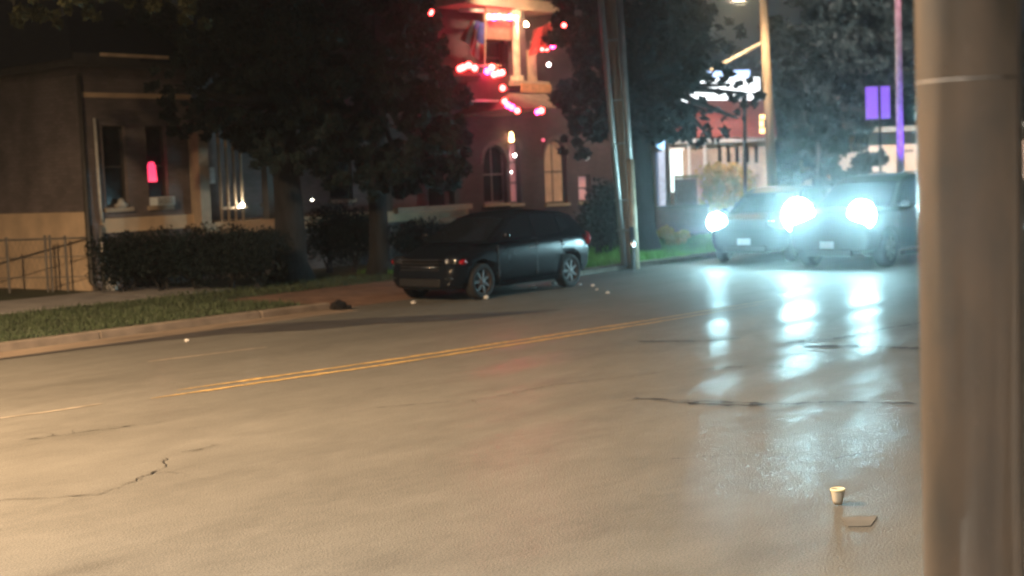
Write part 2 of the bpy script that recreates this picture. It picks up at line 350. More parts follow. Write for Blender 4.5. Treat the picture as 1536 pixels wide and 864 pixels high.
# ------------------------------------------------------------------ trees and shrubs
def leaves(clumps, n, size, parent, m, name='crown', flat=.45):
    """leaf-sized faces spread round clump centres (x, y, z, radius)"""
    cl = np.array(clumps); w = cl[:,3]**2.2; w /= w.sum(); idx = rng.choice(len(cl), n, p=w)
    d = rng.normal(size=(n,3)); d /= np.linalg.norm(d, axis=1)[:,None]; r = cl[idx,3]*(.25+.85*rng.random(n)**.6)
    c = cl[idx,:3] + d*r[:,None]*np.array([1,1,.75])
    a = rng.normal(size=(n,3)); a /= np.linalg.norm(a, axis=1)[:,None]; b = np.cross(a, rng.normal(size=(n,3))); b /= np.linalg.norm(b, axis=1)[:,None]
    L = size*(.6+.8*rng.random(n))[:,None]; o = np.array(wloc(parent)) if parent else 0
    V = np.stack([c-a*L, c+b*L*flat, c+a*L, c-b*L*flat], 1).reshape(-1,3) - o
    return raw(name, V, np.arange(n*4).reshape(-1,4), m, parent)
def tree(base, trunk, blobs, n, size, m, label, r0=.25, group='street trees', depth=None, name='tree', sub=34, spread=.30):
    """blobs: (px, py, depth, rx_px, ry_px) areas of the crown with their distance; trunk: list of points"""
    t = thing(name, base, label, 'tree', group)
    b = MB(); pts = [Vector(p) for p in trunk]; rr = [r0*(1.35 if i == 0 else 1)*(1-.6*i/len(pts)) for i in range(len(pts))]
    b.tube(pts, rr, 12); b.build('trunk', BARK, t, smooth=True)
    cl = []
    for (px, py, dp, rx, ry, wgt) in blobs:
        c = P(px, py, dp); sc = dp/FPX
        for _ in range(max(3, int(sub*wgt))):
            a = random.uniform(0, 6.28); q = math.sqrt(random.random())
            p = c + R*(rx*sc*q*math.cos(a)) + U*(ry*sc*q*math.sin(a)) + F*random.uniform(-1.2, 1.2)
            cl.append((p.x, p.y, p.z, random.uniform(.5, 1.0)*min(rx, ry)*sc*spread))
        lb = MB(); top = pts[-1]; mid = top.lerp(c, .5) + Vector((random.uniform(-.2,.2), random.uniform(-.2,.2), -.2))
        lb.tube([top, mid, c, c + (c-mid)*.12], [r0*.38, r0*.25, r0*.12, .015], 6); lb.build('limb', BARK, t, smooth=True)
    leaves(cl, n, size, t, m)
    return t
t1 = Vector((20.1, 22.5, .1)); z1 = lambda b, h, dx=0, dy=0: (b.x+dx, b.y+dy, h)
tree(t1, [t1, z1(t1,.5), z1(t1,1.6,.02), z1(t1,2.8,-.05), z1(t1,4.0,.1)],
     [(330,20,30,110,60,1.4),(420,70,29.5,80,70,1.4),(330,110,30,60,40,.8),(290,175,29.5,50,30,.6),(400,180,29.8,65,55,1.2),(480,120,29.5,70,70,1.3),(200,20,31,60,30,.5),(315,138,28.8,26,22,.5),(345,185,28.6,50,22,.8),(420,235,28.6,40,30,.6),(270,130,28.6,45,22,.6),(440,10,30,90,40,1.2)],
     40000, .10, LEAF, 'large dark street tree with a thick trunk before the brick house porch', r0=.40)
t2 = Vector((22.0, 21.8, .1))
tree(t2, [t2, z1(t2,.5), z1(t2,1.7,.03), z1(t2,3.0,.1), z1(t2,4.4,.05)],
     [(560,30,30,90,60,1.3),(540,150,30,80,60,1.2),(640,160,29.5,50,50,1.1),(655,240,29,50,45,1.0),(600,250,29.5,45,40,.8),(510,240,30,60,40,.8),(560,270,28.8,35,28,.5),(480,200,28.8,40,40,.6),(600,95,30,50,30,.6),(620,10,30,25,35,.3),(690,190,30,25,45,.5),(655,70,29.5,20,42,.45)],
     42000, .10, LEAF, 'dark street tree with a slimmer trunk beside the front of the parked black car', r0=.26)
t3 = Vector((29.5, 20.0, .1))
tree(t3, [t3, z1(t3,.6), z1(t3,2.0), z1(t3,3.4,-.05), z1(t3,4.6,.1)],
     [(866,60,34,14,50,.5),(856,150,34,20,45,.6),(880,40,35,55,60,1.2),(900,130,35,60,70,1.2),(985,60,34,80,80,1.6),(980,160,34,70,60,1.3),(1050,100,35,45,30,.5),(1030,20,35,38,40,.7),(870,200,35,35,30,.5),(1060,200,35,35,20,.45),(1085,128,36,30,18,.3),(1055,165,36,22,22,.25),(1118,140,36,22,22,.3),(1100,175,36,18,12,.15),(1010,30,35,45,40,.9),(1080,60,36,24,22,.22)],
     38000, .11, LEAFT, 'big blue green street tree right of the leaning utility pole', r0=.34)
t4 = P(1228, 300, 55); t4.z = .1
tree(t4, [t4, z1(t4,1.0), z1(t4,2.5), z1(t4,4.0)],
     [(1215,60,55,60,70,1.2),(1250,130,55,60,70,1.2),(1210,200,55,50,60,1.2),(1260,230,55,55,45,1.0),(1290,50,56,60,60,.9),(1225,270,53,60,30,.8)],
     30000, .13, LEAFK, 'tall teal tree standing behind the car with the brightest headlights', r0=.3)
t5 = P(1400, 300, 62); t5.z = .1
tree(t5, [t5, z1(t5,1.5), z1(t5,4), z1(t5,6)],
     [(1330,95,62,45,28,.7),(1385,110,62,35,60,.7),(1300,20,62,90,40,1.2),(1400,20,62,60,60,1),(1330,130,62,25,15,.3)],
     15000, .17, LEAFT, 'pale lit tree crown above the purple sign', r0=.3)
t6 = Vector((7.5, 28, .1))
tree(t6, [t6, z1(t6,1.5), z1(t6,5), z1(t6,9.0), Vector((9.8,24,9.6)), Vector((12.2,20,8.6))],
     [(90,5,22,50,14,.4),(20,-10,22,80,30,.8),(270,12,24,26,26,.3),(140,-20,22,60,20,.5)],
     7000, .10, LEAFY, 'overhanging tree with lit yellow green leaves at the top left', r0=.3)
t7 = P(1122, 292, 48); t7.z = .1
def shrub(px, py, depth, w, h, n, size, m, label, group, cat='shrub', name='shrub', sub=7):
    g = G(px, py, .1) if depth is None else None
    base = g if g else P(px, py, depth); base.z = .11
    t = thing(name, base, label, cat, group); cl = []
    for k in range(sub):
        a = random.uniform(0, 6.28); q = random.random()**.5*.55
        cl.append((base.x+math.cos(a)*q*w, base.y+math.sin(a)*q*w*.7, base.z+h*random.uniform(.3,.8), h*random.uniform(.22,.36)))
    b = MB()
    for k in range(5):
        c = cl[k % len(cl)]; b.tube([(base.x+random.uniform(-.1,.1), base.y+random.uniform(-.1,.1), base.z-.03), (c[0], c[1], c[2])], [.025, .01], 5)
    b.build('stem', BARK, t); leaves(cl, n, size, t, m, 'foliage'); return t
HG = 'dark shrubs before the brick house'
for i, (px, py, w, h, lb) in enumerate([(190,440,1.0,1.25,'dark blue green shrub beside the downpipe of the brick house'),(245,438,1.0,1.3,'dark shrub under the window with the white air conditioner'),
        (300,436,1.0,1.25,'dark teal shrub below the pale porch pillar'),(350,434,1.0,1.3,'dark shrub below the porch lamp of the brick house'),(385,434,.8,1.1,'low dark shrub touching the left side of the thick tree trunk'),
        (490,410,1.1,1.5,'black leafy shrub between the two tree trunks, left of its pair'),(530,410,1.0,1.4,'black leafy shrub between the two tree trunks, right of its pair'),
        (635,408,1.0,1.1,'dark shrub behind the bonnet of the parked black car')]):
    shrub(px, py, None, w, h*1.04, 5200, .036, LEAFT if i in (2,) else HEDGE, lb, HG, sub=22)
shrub(898, 386, None, .55, 1.9, 2600, .06, LEAF, 'tall dark upright shrub behind the tail of the parked black car', 'upright shrubs behind the parked car')
shrub(917, 382, None, .5, 1.7, 2400, .06, LEAF, 'tall dark upright shrub touching the leaning utility pole on its left', 'upright shrubs behind the parked car')
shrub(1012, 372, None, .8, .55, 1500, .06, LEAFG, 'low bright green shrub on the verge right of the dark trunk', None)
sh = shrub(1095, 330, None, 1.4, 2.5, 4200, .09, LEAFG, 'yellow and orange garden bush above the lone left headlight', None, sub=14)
# ------------------------------------------------------------------ brick house (left)
def wall(x0, x1, y0, y1, z0, z1, holes=()):
    """wall along x with rectangular openings (x0,x1,z0,z1)"""
    b = MB(); xs_ = sorted({x0, x1, *[h[0] for h in holes], *[h[1] for h in holes]}); zs_ = sorted({z0, z1, *[h[2] for h in holes], *[h[3] for h in holes]})
    for i in range(len(xs_)-1):
        run = None
        for j in range(len(zs_)-1):
            cx, cz = (xs_[i]+xs_[i+1])/2, (zs_[j]+zs_[j+1])/2
            if not any(h[0] < cx < h[1] and h[2] < cz < h[3] for h in holes):
                b.box((xs_[i],y0,zs_[j]),(xs_[i+1],y1,zs_[j+1]))
    return b
def window(par, x0, x1, z0, z1, y, glass=GLASSD, frame=TRIMD, sill=TRIM, arch=0, rails=1, label=None, mull=0):
    """window set back in a wall whose face is at y; opening x0..x1, z0..z1"""
    b = MB(); t_ = .05; yi = y+.12
    b.box((x0,yi,z0),(x0+t_,yi+.06,z1)); b.box((x1-t_,yi,z0),(x1,yi+.06,z1)); b.box((x0+t_,yi,z0),(x1-t_,yi+.06,z0+t_)); b.box((x0+t_,yi,z1-t_),(x1-t_,yi+.06,z1))
    for k in range(rails): zz = z0+(z1-z0)*(k+1)/(rails+1); b.box((x0+t_,yi+.003,zz-.02),(x1-t_,yi+.057,zz+.02))
    for k in range(mull): xx = x0+(x1-x0)*(k+1)/(mull+1); b.box((xx-.018,yi+.006,z0+t_),(xx+.018,yi+.054,z1-t_))
    w = b.build('window', frame, par, label)
    p = MB(); p.box((x0+t_,yi+.02,z0+t_),(x1-t_,yi+.032,z1-t_)); p.build('pane', glass, w)
    s_ = MB(); s_.box((x0-.06,y-.07,z0-.09),(x1+.06,y+.12,z0-.003)); s_.build('sill', sill, w)
    if arch:
        n_ = 10; r = (x1-x0)/2; cx = (x0+x1)/2; a = MB(); zc = z1-r*arch
        for side in (0, 1):
            poly = []
            for k in range(n_+1):
                an = math.pi/2*k/n_; poly.append((cx+(r*math.cos(an) if side else -r*math.cos(an)), zc+r*arch*math.sin(an)))
            poly.append((x1 if side else x0, z1+.001)); a.prism(poly, y+.004, y+.115)
        a.build('arch_spandrel', BRICKP, w)
        ar = MB(); n_ = 14
        for k in range(n_):
            a0, a1 = math.pi*k/n_, math.pi*(k+1)/n_
            q = [(cx+(r+d)*math.cos(an), zc+(r*arch+d)*math.sin(an)) for an, d in ((a0,0),(a0,.13),(a1,.13),(a1,0))]; ar.prism(q, y-.03, y+.003)
        ar.build('arch_hood', mat('mauve_stone', (.14,.10,.11), .8), w)
    return w
HF = 25.0
hl = thing('brick_house', (17.0, HF, 0), 'brown brick house with pale foundation and dark roof at the left', 'house')
wins = [(17.42,17.98,1.78,3.45),(18.48,19.0,1.78,3.45)]
wall(17.0, 19.7, HF, HF+.3, 0.05, 4.6, wins).build('front_wall', BRICK, hl)
b = MB(); b.box((17.0,HF+.301,1.72),(17.3,33,4.6)); b.build('side_wall', BRICK, hl)
b = MB(); b.box((16.94,HF+.05,.02),(17.28,33,1.718)); b.build('foundation', STUCCO, hl)
b = MB(); b.box((17.25,HF-.06,1.27),(19.7,HF-.001,1.56)); b.build('ledge', STUCCO, hl)
b = MB(); b.box((17.0,HF-.03,4.02),(19.7,HF-.002,4.12)); b.build('brick_band', STUCCO, hl)
window(hl, *wins[0], HF, label='tall black window nearest the corner of the house'); w2 = window(hl, *wins[1], HF, label='tall window with a red lamp inside')
# red lamp seen inside, white air conditioner in the sill, ornament in the first window
b = MB(); b.prism([(18.52,2.28),(18.74,2.28),(18.71,2.62),(18.67,2.70),(18.58,2.70),(18.54,2.62)], HF+.02, HF+.10); o = b.build('red_lamp', glow('red_lamp_glow', (1,.04,.12), 2.2), bevel=.02); tag(o, 'small glowing red lamp hanging in the second tall window', 'lamp')
ac = thing('air_conditioner', (18.75, HF, 1.78), 'white window air conditioner under the red lamp', 'air conditioner')
b = MB(); b.box((18.5,HF-.22,1.78),(18.98,HF+.12,1.96)); b.build('casing', mat('white_casing', (.75,.85,.9), .4, var=.05), ac, bevel=.015)
b = MB()
for k in range(4): b.box((18.54,HF-.228,1.81+k*.035),(18.94,HF-.221,1.825+k*.035))
b.build('louver', TRIMD, ac)
b = MB(); b.lathe([(0,1.782),(.13,1.782),(.15,1.83),(.08,1.87),(.05,1.95),(0,1.97)], (17.8,HF+.03,0), 12); o = b.build('window_planter', mat('pale_ceramic', (.45,.45,.42), .5), smooth=True); tag(o, 'small pale planter on the sill of the black corner window', 'planter')
b = MB(); b.tube([(16.9,HF-.06,4.5),(16.9,HF-.06,.3),(16.95,HF-.25,.14)], .05, 10); b.build('downpipe', TRIMD, hl, smooth=True)
b = MB(); b.tube([(17.2,HF-.08,3.6),(17.22,HF-.08,1.8),(17.25,HF-.08,1.5)], .035, 8); b.build('vent_pipe', mat('pale_pipe', (.5,.5,.48), .5), hl, smooth=True)
b = MB(); b.tube([(17.15,HF-.15,1.45),(17.15,HF-.15,.12)], .045, 8); b.build('drain_pipe', METAL, hl, smooth=True)
b = MB(); b.box((16.5,HF-.55,4.6),(28.6,33.6,4.72)); b.build('soffit', TRIMD, hl)
b = MB(); b.box((16.46,HF-.60,4.66),(18.0,HF-.552,4.84)); b.build('gutter', TRIMD, hl)
b = MB(); b.box((17.05,HF-.62,4.79),(19.6,HF-.605,4.86)); b.build('eave_trim', mat('lit_cream_trim', (.75,.55,.35), .5), hl)
b = MB(); b.add([(16.4,HF-.6,4.723),(28.7,HF-.6,4.723),(28.7,33.7,4.723),(16.4,33.7,4.723),(19.5,29.2,7.9),(27,29.2,7.9)], [(0,1,5,4),(1,2,5),(2,3,4,5),(3,0,4),(0,3,2,1)])
b.build('roof', ROOF, hl)
# porch part
b = MB(); b.box((19.55,HF-.35,1.3),(19.82,HF-.005,3.5)); b.box((19.50,HF-.38,3.3),(19.87,HF-.004,3.42)); b.box((19.50,HF-.38,1.22),(19.87,HF-.004,1.34)); b.build('porch_pillar', TRIM, hl, bevel=.015)
wall(19.70, 28.4, HF+1.2, HF+1.5, .05, 4.6, [(19.95,20.5,1.9,3.1),(22.6,23.4,1.7,3.1),(24.8,25.6,1.7,3.1)]).build('recessed_wall', BRICK, hl)
window(hl, 19.95, 20.5, 1.9, 3.1, HF+1.2, label='dark porch window'); window(hl, 22.6, 23.4, 1.7, 3.1, HF+1.2); window(hl, 24.8, 25.6, 1.7, 3.1, HF+1.2)
b = MB(); b.box((19.71,HF-.3,1.1),(28.3,HF+1.195,1.36)); b.build('porch_floor', STUCCO, hl)
b = MB(); b.box((19.71,HF-.05,.05),(28.3,HF+1.15,1.098)); b.build('porch_base', BRICK, hl)
b = MB(); b.box((19.71,HF-.3,3.5),(28.3,HF+1.19,3.75)); b.build('porch_beam', TRIMD, hl)
for x in (20.22,20.42,20.62,20.82): b = MB(); b.tube([(x,HF-.2,1.36),(x,HF-.2,3.5)], .032, 8); b.build('porch_post', TRIM, hl, smooth=True)
b = MB(); b.box((20.2,HF-.22,1.62),(20.95,HF-.16,1.68)); b.build('porch_rail', TRIM, hl)
for x in (21.6,25.4,27.9): b = MB(); b.box((x-.1,HF-.28,1.362),(x+.1,HF-.08,3.498)); b.build('porch_post', TRIMD, hl)
b = MB(); b.box((25.5,HF-.45,1.30),(28.3,HF-.305,1.44)); b.build('step_edge', TRIM, hl)
b = MB(); b.box((26.0,HF-.7,1.0),(29.2,HF-.46,1.12)); b.build('step_edge', TRIM, hl)
o = MB(); o.box((19.98,HF-.16,2.2),(20.12,HF-.13,2.55)); o = o.build('notice_board', mat('pale_board', (.7,.72,.75), .6)); tag(o, 'small white notice hanging by the porch pillar', 'sign')
pl = thing('porch_lamp', (20.72,HF-.28,1.72), 'small bright white lamp on the porch railing', 'lamp')
b = MB(); b.ball((20.70,HF-.32,1.70), .045, 12); b.build('bulb', glow('warm_white_bulb', (1,.86,.66), 85), pl, smooth=True)
b = MB(); b.lathe([(.02,1.60),(.05,1.62),(.05,1.655),(0,1.66)], (20.70,HF-.32,0), 10); b.build('socket', TRIMD, pl)
b = MB(); b.ball((22.9,HF-.2,1.74), .02, 8); o = b.build('light_bulb', glow('small_white_bulb', (1,.9,.75), 40), smooth=True); tag(o, 'tiny white bulb glinting between the two tree trunks', 'light bulb')
# steel fence in front of the side wall
fe = thing('steel_fence', (14.5, 26, .1), 'grey steel fence before the pale foundation wall', 'fence')
fa, fb_ = Vector((11.5, 29.5, 0)), Vector((16.75, 24.75, 0)); fa = Vector((15.2, 28.6, 0)); fb_ = Vector((16.95, 24.85, 0))
fl = lambda px: (lambda d: CAM + d*((24.85*1.0)/d.y))(ray(px, 400))
def fpt(px):                                   # where the fence line is crossed at that column
    d = ray(px, 400); n_ = Vector((-(fb_-fa).y, (fb_-fa).x, 0)); k = (fa-Vector((CAM.x, CAM.y, 0))).dot(n_)/Vector((d.x, d.y, 0)).dot(n_); q = CAM + d*k; return Vector((q.x, q.y, 0))
for px, hh in ((12,1.1),(70,1.12),(77,1.12),(100,1.1),(-40,1.1),(-95,1.1)):
    p = fpt(px); b = MB(); b.tube([(p.x,p.y,.1),(p.x,p.y,.12+hh)], .026, 8); b.ball((p.x,p.y,.13+hh), .034, 8); b.build('post', FENCE, fe)
for zz, r_ in ((1.2,.022),(.83,.010),(.42,.010)):
    a, c = fpt(-120), fb_; b = MB(); b.tube([(a.x,a.y,zz),(c.x,c.y,zz)], r_, 6); b.build('rail', FENCE, fe)
b = MB(); a, c = fpt(-120), fb_; L_ = (c-a).length; dd = (c-a)/L_
for k in range(int(L_/.12)):
    for sg in (1, -1):
        p = a+dd*(k*.12); q = p+dd*(.5*sg)
        if 0 < (q-a).dot(dd) < L_: b.tube([(p.x,p.y,.14),(q.x,q.y,1.18)], .0022, 3, False)
b.build('wire_mesh', FENCE, fe, kind='stuff')
b = MB(); b.lathe([(.10,.12),(.13,.2),(.12,.32),(.05,.38),(0,.385)], (17.1,HF-.5,0), 14); o = b.build('garden_bucket', WHITE, smooth=True); tag(o, 'small white bucket at the foot of the downpipe', 'bucket')

# ------------------------------------------------------------------ red lit brick house (centre)
CF = 25.8
hc = thing('balcony_house', (31, CF, 0), 'mauve brick house with a balcony hung with red lights', 'house')
def wx(px, py): p = T(px, py, CF); return p.x, p.z
def rect(pxa, pya, pxb, pyb):
    a, c = wx(pxa, pyb), wx(pxb, pya); mx, mz = wx((pxa+pxb)/2, (pya+pyb)/2); hw = abs(wx(pxb,(pya+pyb)/2)[0]-wx(pxa,(pya+pyb)/2)[0])/2; hh = abs(wx((pxa+pxb)/2,pya)[1]-wx((pxa+pxb)/2,pyb)[1])/2
    return (mx-hw, mx+hw, mz-hh, mz+hh)
wa, wb, wc, wdd, we = rect(725,218,760,305), rect(765,212,781,305), rect(817,210,850,305), rect(868,262,886,302), rect(727,60,757,103)
door = rect(778,45,793,120)
we = (we[0], we[1], 4.95, we[3])
wall(28.6, 38.5, CF, CF+.35, .1, 7.6, [wa, wb, wc, wdd, we]).build('front_wall', BRICKP, hc)
b = MB(); b.box((28.6,CF+.351,.1),(28.95,34,7.6)); b.build('side_wall', BRICKP, hc)
window(hc, *wa, CF, arch=1, mull=1, frame=mat('mauve_frame', (.28,.22,.23), .6), label='arched grey window with a mullion')
window(hc, *wb, CF, glass=mat('pink_curtain_glass', (.5,.25,.27), .4, var=.2, scale=3, emit=(1,.35,.38), estr=.16), arch=1, rails=2, label='narrow arched window glowing pink')
window(hc, *wc, CF, glass=mat('amber_curtain_glass', (.4,.25,.15), .5, var=.3, scale=3, emit=(1,.50,.28), estr=.17), arch=1, mull=1, label='arched window glowing amber')
window(hc, *wdd, CF, glass=mat('rose_curtain_glass', (.6,.3,.3), .4, var=.15, emit=(1,.5,.5), estr=.28), label='small window glowing rose')
window(hc, *we, CF, glass=GLASSD, frame=mat('maroon_frame', (.12,.05,.05), .6), label='dark balcony door')
b = MB(); b.box((28.3,CF-.9,7.6),(38.9,34.3,7.74)); b.build('soffit', TRIM, hc)
b = MB(); b.box((28.25,CF-.96,7.5),(38.95,CF-.903,7.76)); b.build('fascia', WHITE, hc)
b = MB(); b.add([(28.1,CF-1,7.76),(39.1,CF-1,7.76),(39.1,34.5,7.76),(28.1,34.5,7.76),(31.5,30,11),(36,30,11)], [(0,1,5,4),(1,2,5),(2,3,4,5),(3,0,4),(0,3,2,1)]); b.build('roof', ROOF, hc)
# balcony storey: beam, column, deck, railing, porch roof
GF = 24.9
def wp(px, py, t=GF): p = T(px, py, t); return (p.x, t, p.z)
def bar(pa, pb, r, m, name, par, t=GF, n=8): b = MB(); b.tube([wp(*pa, t), wp(*pb, t)], r, n); return b.build(name, m, par, smooth=True)
x0, x1 = wp(690,40)[0], wp(812,40)[0]; zt = wp(750,12)[2]
b = MB(); b.box((x0,GF-.2,zt),(x1+.6,CF-.003,zt+.28)); b.build('balcony_lintel', TRIM, hc)
b = MB(); b.box((wp(728,40)[0],GF-.05,wp(750,60)[2]),(wp(770,40)[0],GF+.05,zt-.003)); b.build('balcony_panel', mat('tan_panel', (.24,.17,.12), .7), hc)
b = MB(); x = wp(771,80)[0]; z0_ = wp(771,122)[2]; b.box((x-.07,GF-.15,z0_+.15),(x+.07,GF-.01,zt-.002)); b.box((x-.13,GF-.21,z0_),(x+.13,GF+.05,z0_+.148)); b.box((x-.12,GF-.2,zt-.2),(x+.12,GF-.003,zt-.05)); b.build('balcony_column', mat('cream_column', (.75,.68,.5), .5), hc, bevel=.01)
x = wp(785,80)[0]; b = MB(); b.box((x-.17,GF+.06,z0_),(x+.2,GF+.4,zt-.002)); b.build('brick_pier', BRICKP, hc)
x = wp(803,105)[0]; b = MB(); b.box((x-.2,GF+.1,z0_),(x+.2,GF+.3,z0_+.9)); b.build('balcony_wall', mat('tan_render', (.42,.33,.22), .8), hc)
b = MB(); b.box((wp(757,130)[0],GF-.3,z0_-.14),(wp(812,130)[0],CF-.004,z0_-.003)); b.build('balcony_deck', TRIM, hc)
b = MB(); b.box((wp(768,130)[0],GF-.36,z0_-.32),(wp(812,130)[0],GF-.305,z0_-.08)); b.build('deck_edge', mat('orange_board', (.55,.30,.15), .6), hc)
ra, rb_, rc, rd = wp(765,140,GF-.3), wp(818,140,GF-.3), wp(836,162,GF-.9), wp(760,162,GF-.9)
b = MB(); b.add([ra, rb_, rc, rd, (ra[0],CF-.01,ra[2]), (rb_[0],CF-.01,rb_[2]), (rc[0],CF-.01,rc[2]-.12), (rd[0],CF-.01,rd[2]-.12)], [(0,1,2,3),(0,4,5,1),(1,5,6,2),(2,6,7,3),(3,7,4,0),(4,7,6,5)]); b.build('porch_roof', mat('grey_tan_roof', (.25,.22,.17), .8, scale=5), hc)
la, lb_ = wp(690,115), wp(752,118); b = MB(); b.box((la[0],GF-.25,wp(720,150)[2]),(lb_[0],CF-.005,wp(720,112)[2])); b.build('bay_roof', mat('maroon_roof', (.09,.05,.05), .7), hc)
bar((690,150),(752,152), .035, WHITE, 'roof_edge', hc, GF-.28)
bar((690,15),(724,16), .05, WHITE, 'fascia_rail', hc, GF-.25)
for px in (699,713,732,746): bar((px,96),(px,112), .02, TRIM, 'baluster', hc, GF-.22)
bar((692,97),(752,99), .03, TRIM, 'handrail', hc, GF-.22)
# lamps: wall lantern, balcony lamp
wl = thing('wall_lantern', wp(767,207,CF-.12), 'warm wall lantern beside the narrow arched window', 'lantern'); p = wp(767,206,CF-.14)
b = MB(); b.lathe([(.03,-.13),(.07,-.1),(.05,.1),(.02,.15)], p, 10); b.build('lantern_glass', glow('lantern_flame', (1,.55,.22), 16), wl, smooth=True)
b = MB(); b.box((p[0]-.05,p[1],p[2]+.15),(p[0]+.05,CF-.003,p[2]+.19)); b.build('bracket', TRIMD, wl)
RED = glow('red_bulb', (1,.05,.045), 30); PINK = glow('magenta_bulb', (1,.03,.20), 34); WB = glow('white_bulb', (1,.93,.88), 22)
def string(pts, label, r=.055, t=GF-.36, pale=()):
    p0 = wp(*pts[0][:2], t); st = thing('string_lights', p0, label, 'string lights', 'red string lights on the balcony')
    for i, q in enumerate(pts):
        c = wp(q[0], q[1], t); b = MB(); b.ball(c, 1.45*r*(q[2] if len(q) > 2 else 1), 10); b.build('bulb', PINK if i in pale else RED, st, smooth=True)
    b = MB(); b.tube([tuple(Vector(wp(q[0], q[1], t))+Vector((0,.06,.06))) for q in pts], .008, 5); b.build('wire', TRIMD, st)
    return st
string([(733,25),(741,26),(749,25),(757,26),(765,26),(774,27)], 'row of red bulbs under the balcony lintel', pale=(1,4), r=.06)
string([(690,103),(695,101),(703,98),(712,102)], 'red bulbs bunched at the foot of the striped flag', pale=(), r=.06)
string([(731,107),(738,101),(741,112),(748,110),(753,109)], 'red and magenta bulbs on the middle of the balcony rail', pale=(0,), r=.06)
string([(754,132),(757,152),(762,158),(768,161),(776,166)], 'red bulbs running down the porch roof edge', pale=(2,3), r=.055, t=GF-1.1)
string([(806,168,.8),(812,166)], 'pair of red bulbs at the porch roof corner', pale=(0,), r=.06, t=GF-1.1)
string([(820,73,.8),(829,68),(813,74,.6)], 'red bulbs under the plain red flag', pale=(1,), r=.06)
for px, py, r_, m_, lb, t_ in [(645,18,.075,RED,'round red lamp hung among leaves left of the striped flag',20.6),(846,38,.055,RED,'single red bulb hung among leaves right of the plain red flag',20.2),(823,97,.05,WB,'white bulb beside the balcony corner',GF-.3),
        (622,106,.03,WB,'tiny white bulb on the left among dark leaves',GF-.3),(667,105,.022,WB,'tiny white bulb left of the balcony rail',GF-.3),(772,233,.045,WB,'white globe bulb in the narrow arched window',CF-.06),
        (767,258,.022,WB,'small white bulb low in the narrow arched window',CF-.06),(880,237,.07,glow('dim_white', (.9,1,.95), .9),'pale globe right of the amber window',CF-.06),(815,210,.045,glow('dim_red', (1,.1,.2), 2),'dim red bulb above the amber window',CF-.06),
        (851,323,.038,WB,'white bulb above the tail of the parked car',23.2)]:
    p = T(px, py, t_); b = MB(); b.ball(p, r_, 12); o = b.build('light_bulb', m_, smooth=True); tag(o, lb, 'light bulb')
def point(name, loc, c, e, r=.05, par=None):
    l = bpy.data.lights.new(name, 'POINT'); l.color = c; l.energy = e; l.shadow_soft_size = r; o = bpy.data.objects.new(name, l); COL.objects.link(o); o.location = loc
    if par: o.parent = par; o.location = Vector(loc)-wloc(par)
    return o
bl = thing('balcony_lamp', wp(762,30,GF+.5), 'yellow lamp lighting the balcony ceiling', 'lamp'); p = wp(779,36,GF+.02)
b = MB(); b.ball((p[0]-.1,GF-.3,p[2]-.05), .05, 10); b.build('bulb', glow('yellow_bulb', (1,.68,.34), 420), bl, smooth=True)
ef = thing('added_floodlight', wp(765,-45,GF-2.2), 'warm floodlight added out of view to brighten the balcony', 'lamp'); p = Vector(wp(765,-45,GF-2.2))  # added unseen lamp; brightens the balcony front where no fixture is known
b = MB(); b.box((p.x-.12,p.y-.06,p.z),(p.x+.12,p.y+.06,p.z+.14)); b.tube([p+Vector((0,.02,.14)), p+Vector((0,.5,.3)), (p.x,CF-.96,p.z+.3)], .02, 6); b.build('housing', TRIMD, ef)
l_ = bpy.data.lights.new('lamp_light', 'SPOT'); l_.color = (1,.66,.40); l_.energy = 1600; l_.spot_size = math.radians(62); l_.spot_blend = .8; l_.shadow_soft_size = .08
o = bpy.data.objects.new('lamp_light', l_); COL.objects.link(o); o.parent = ef; o.location = (0,0,-.05); o.rotation_euler = (Vector(wp(765,90,CF))-p).to_track_quat('-Z','Y').to_euler()
# flags
def flag(name, corners, t, mats, label, stripes):
    """cloth hung between four picture corners on plane t, with folds"""
    nx, nz = 14, 13; tl, tr, br_, bl_ = [Vector(wp(*c, t)) for c in corners]; pole_top = tl
    ft = thing(name, tl, label, 'flag'); b = MB(); vs = []
    for j in range(nz+1):
        for i in range(nx+1):
            u, v = i/nx, j/nz; p = tl.lerp(tr, u).lerp(bl_.lerp(br_, u), v); p.y += .06*math.sin(u*9+v*2)*(0.3+v) ; vs.append(tuple(p))
    for j in range(nz):
        for i in range(nx):
            b.cur = stripes(i/nx, j/nz, j); b.add([vs[j*(nx+1)+i], vs[j*(nx+1)+i+1], vs[(j+1)*(nx+1)+i+1], vs[(j+1)*(nx+1)+i]], [(0,1,2,3)])
    b.build('cloth', mats, ft, smooth=True); return ft
FR, FW_, FB = mat('flag_red', (.55,.05,.05), .8), mat('flag_white', (.75,.70,.66), .8), mat('flag_blue', (.05,.06,.25), .8)
# the flag hangs from a raked pole: stripes run down its length, blue canton by the pole
ff = flag('striped_flag', [(708,30),(727,34),(722,96),(693,58)], GF-.45, [FR, FW_, FB], 'red and white striped flag with blue corner on the balcony', lambda u, v, j: 2 if (u > .45 and v < .5) or (v < .28 and u > .25) else (0 if int(u*14) % 4 < 2 else 1))
b = MB(); b.tube([wp(729,20,GF-.45), wp(727,108,GF-.2)], .018, 6); b.build('flag_pole', TRIM, ff)
ff = flag('red_flag', [(800,45),(829,32),(822,72),(796,84)], GF-.4, [FR], 'plain red flag at the right end of the balcony', lambda u, v, j: 0)
b = MB(); b.tube([wp(832,26,GF-.4), wp(795,64,GF+.0)], .016, 6); b.build('flag_pole', TRIM, ff)

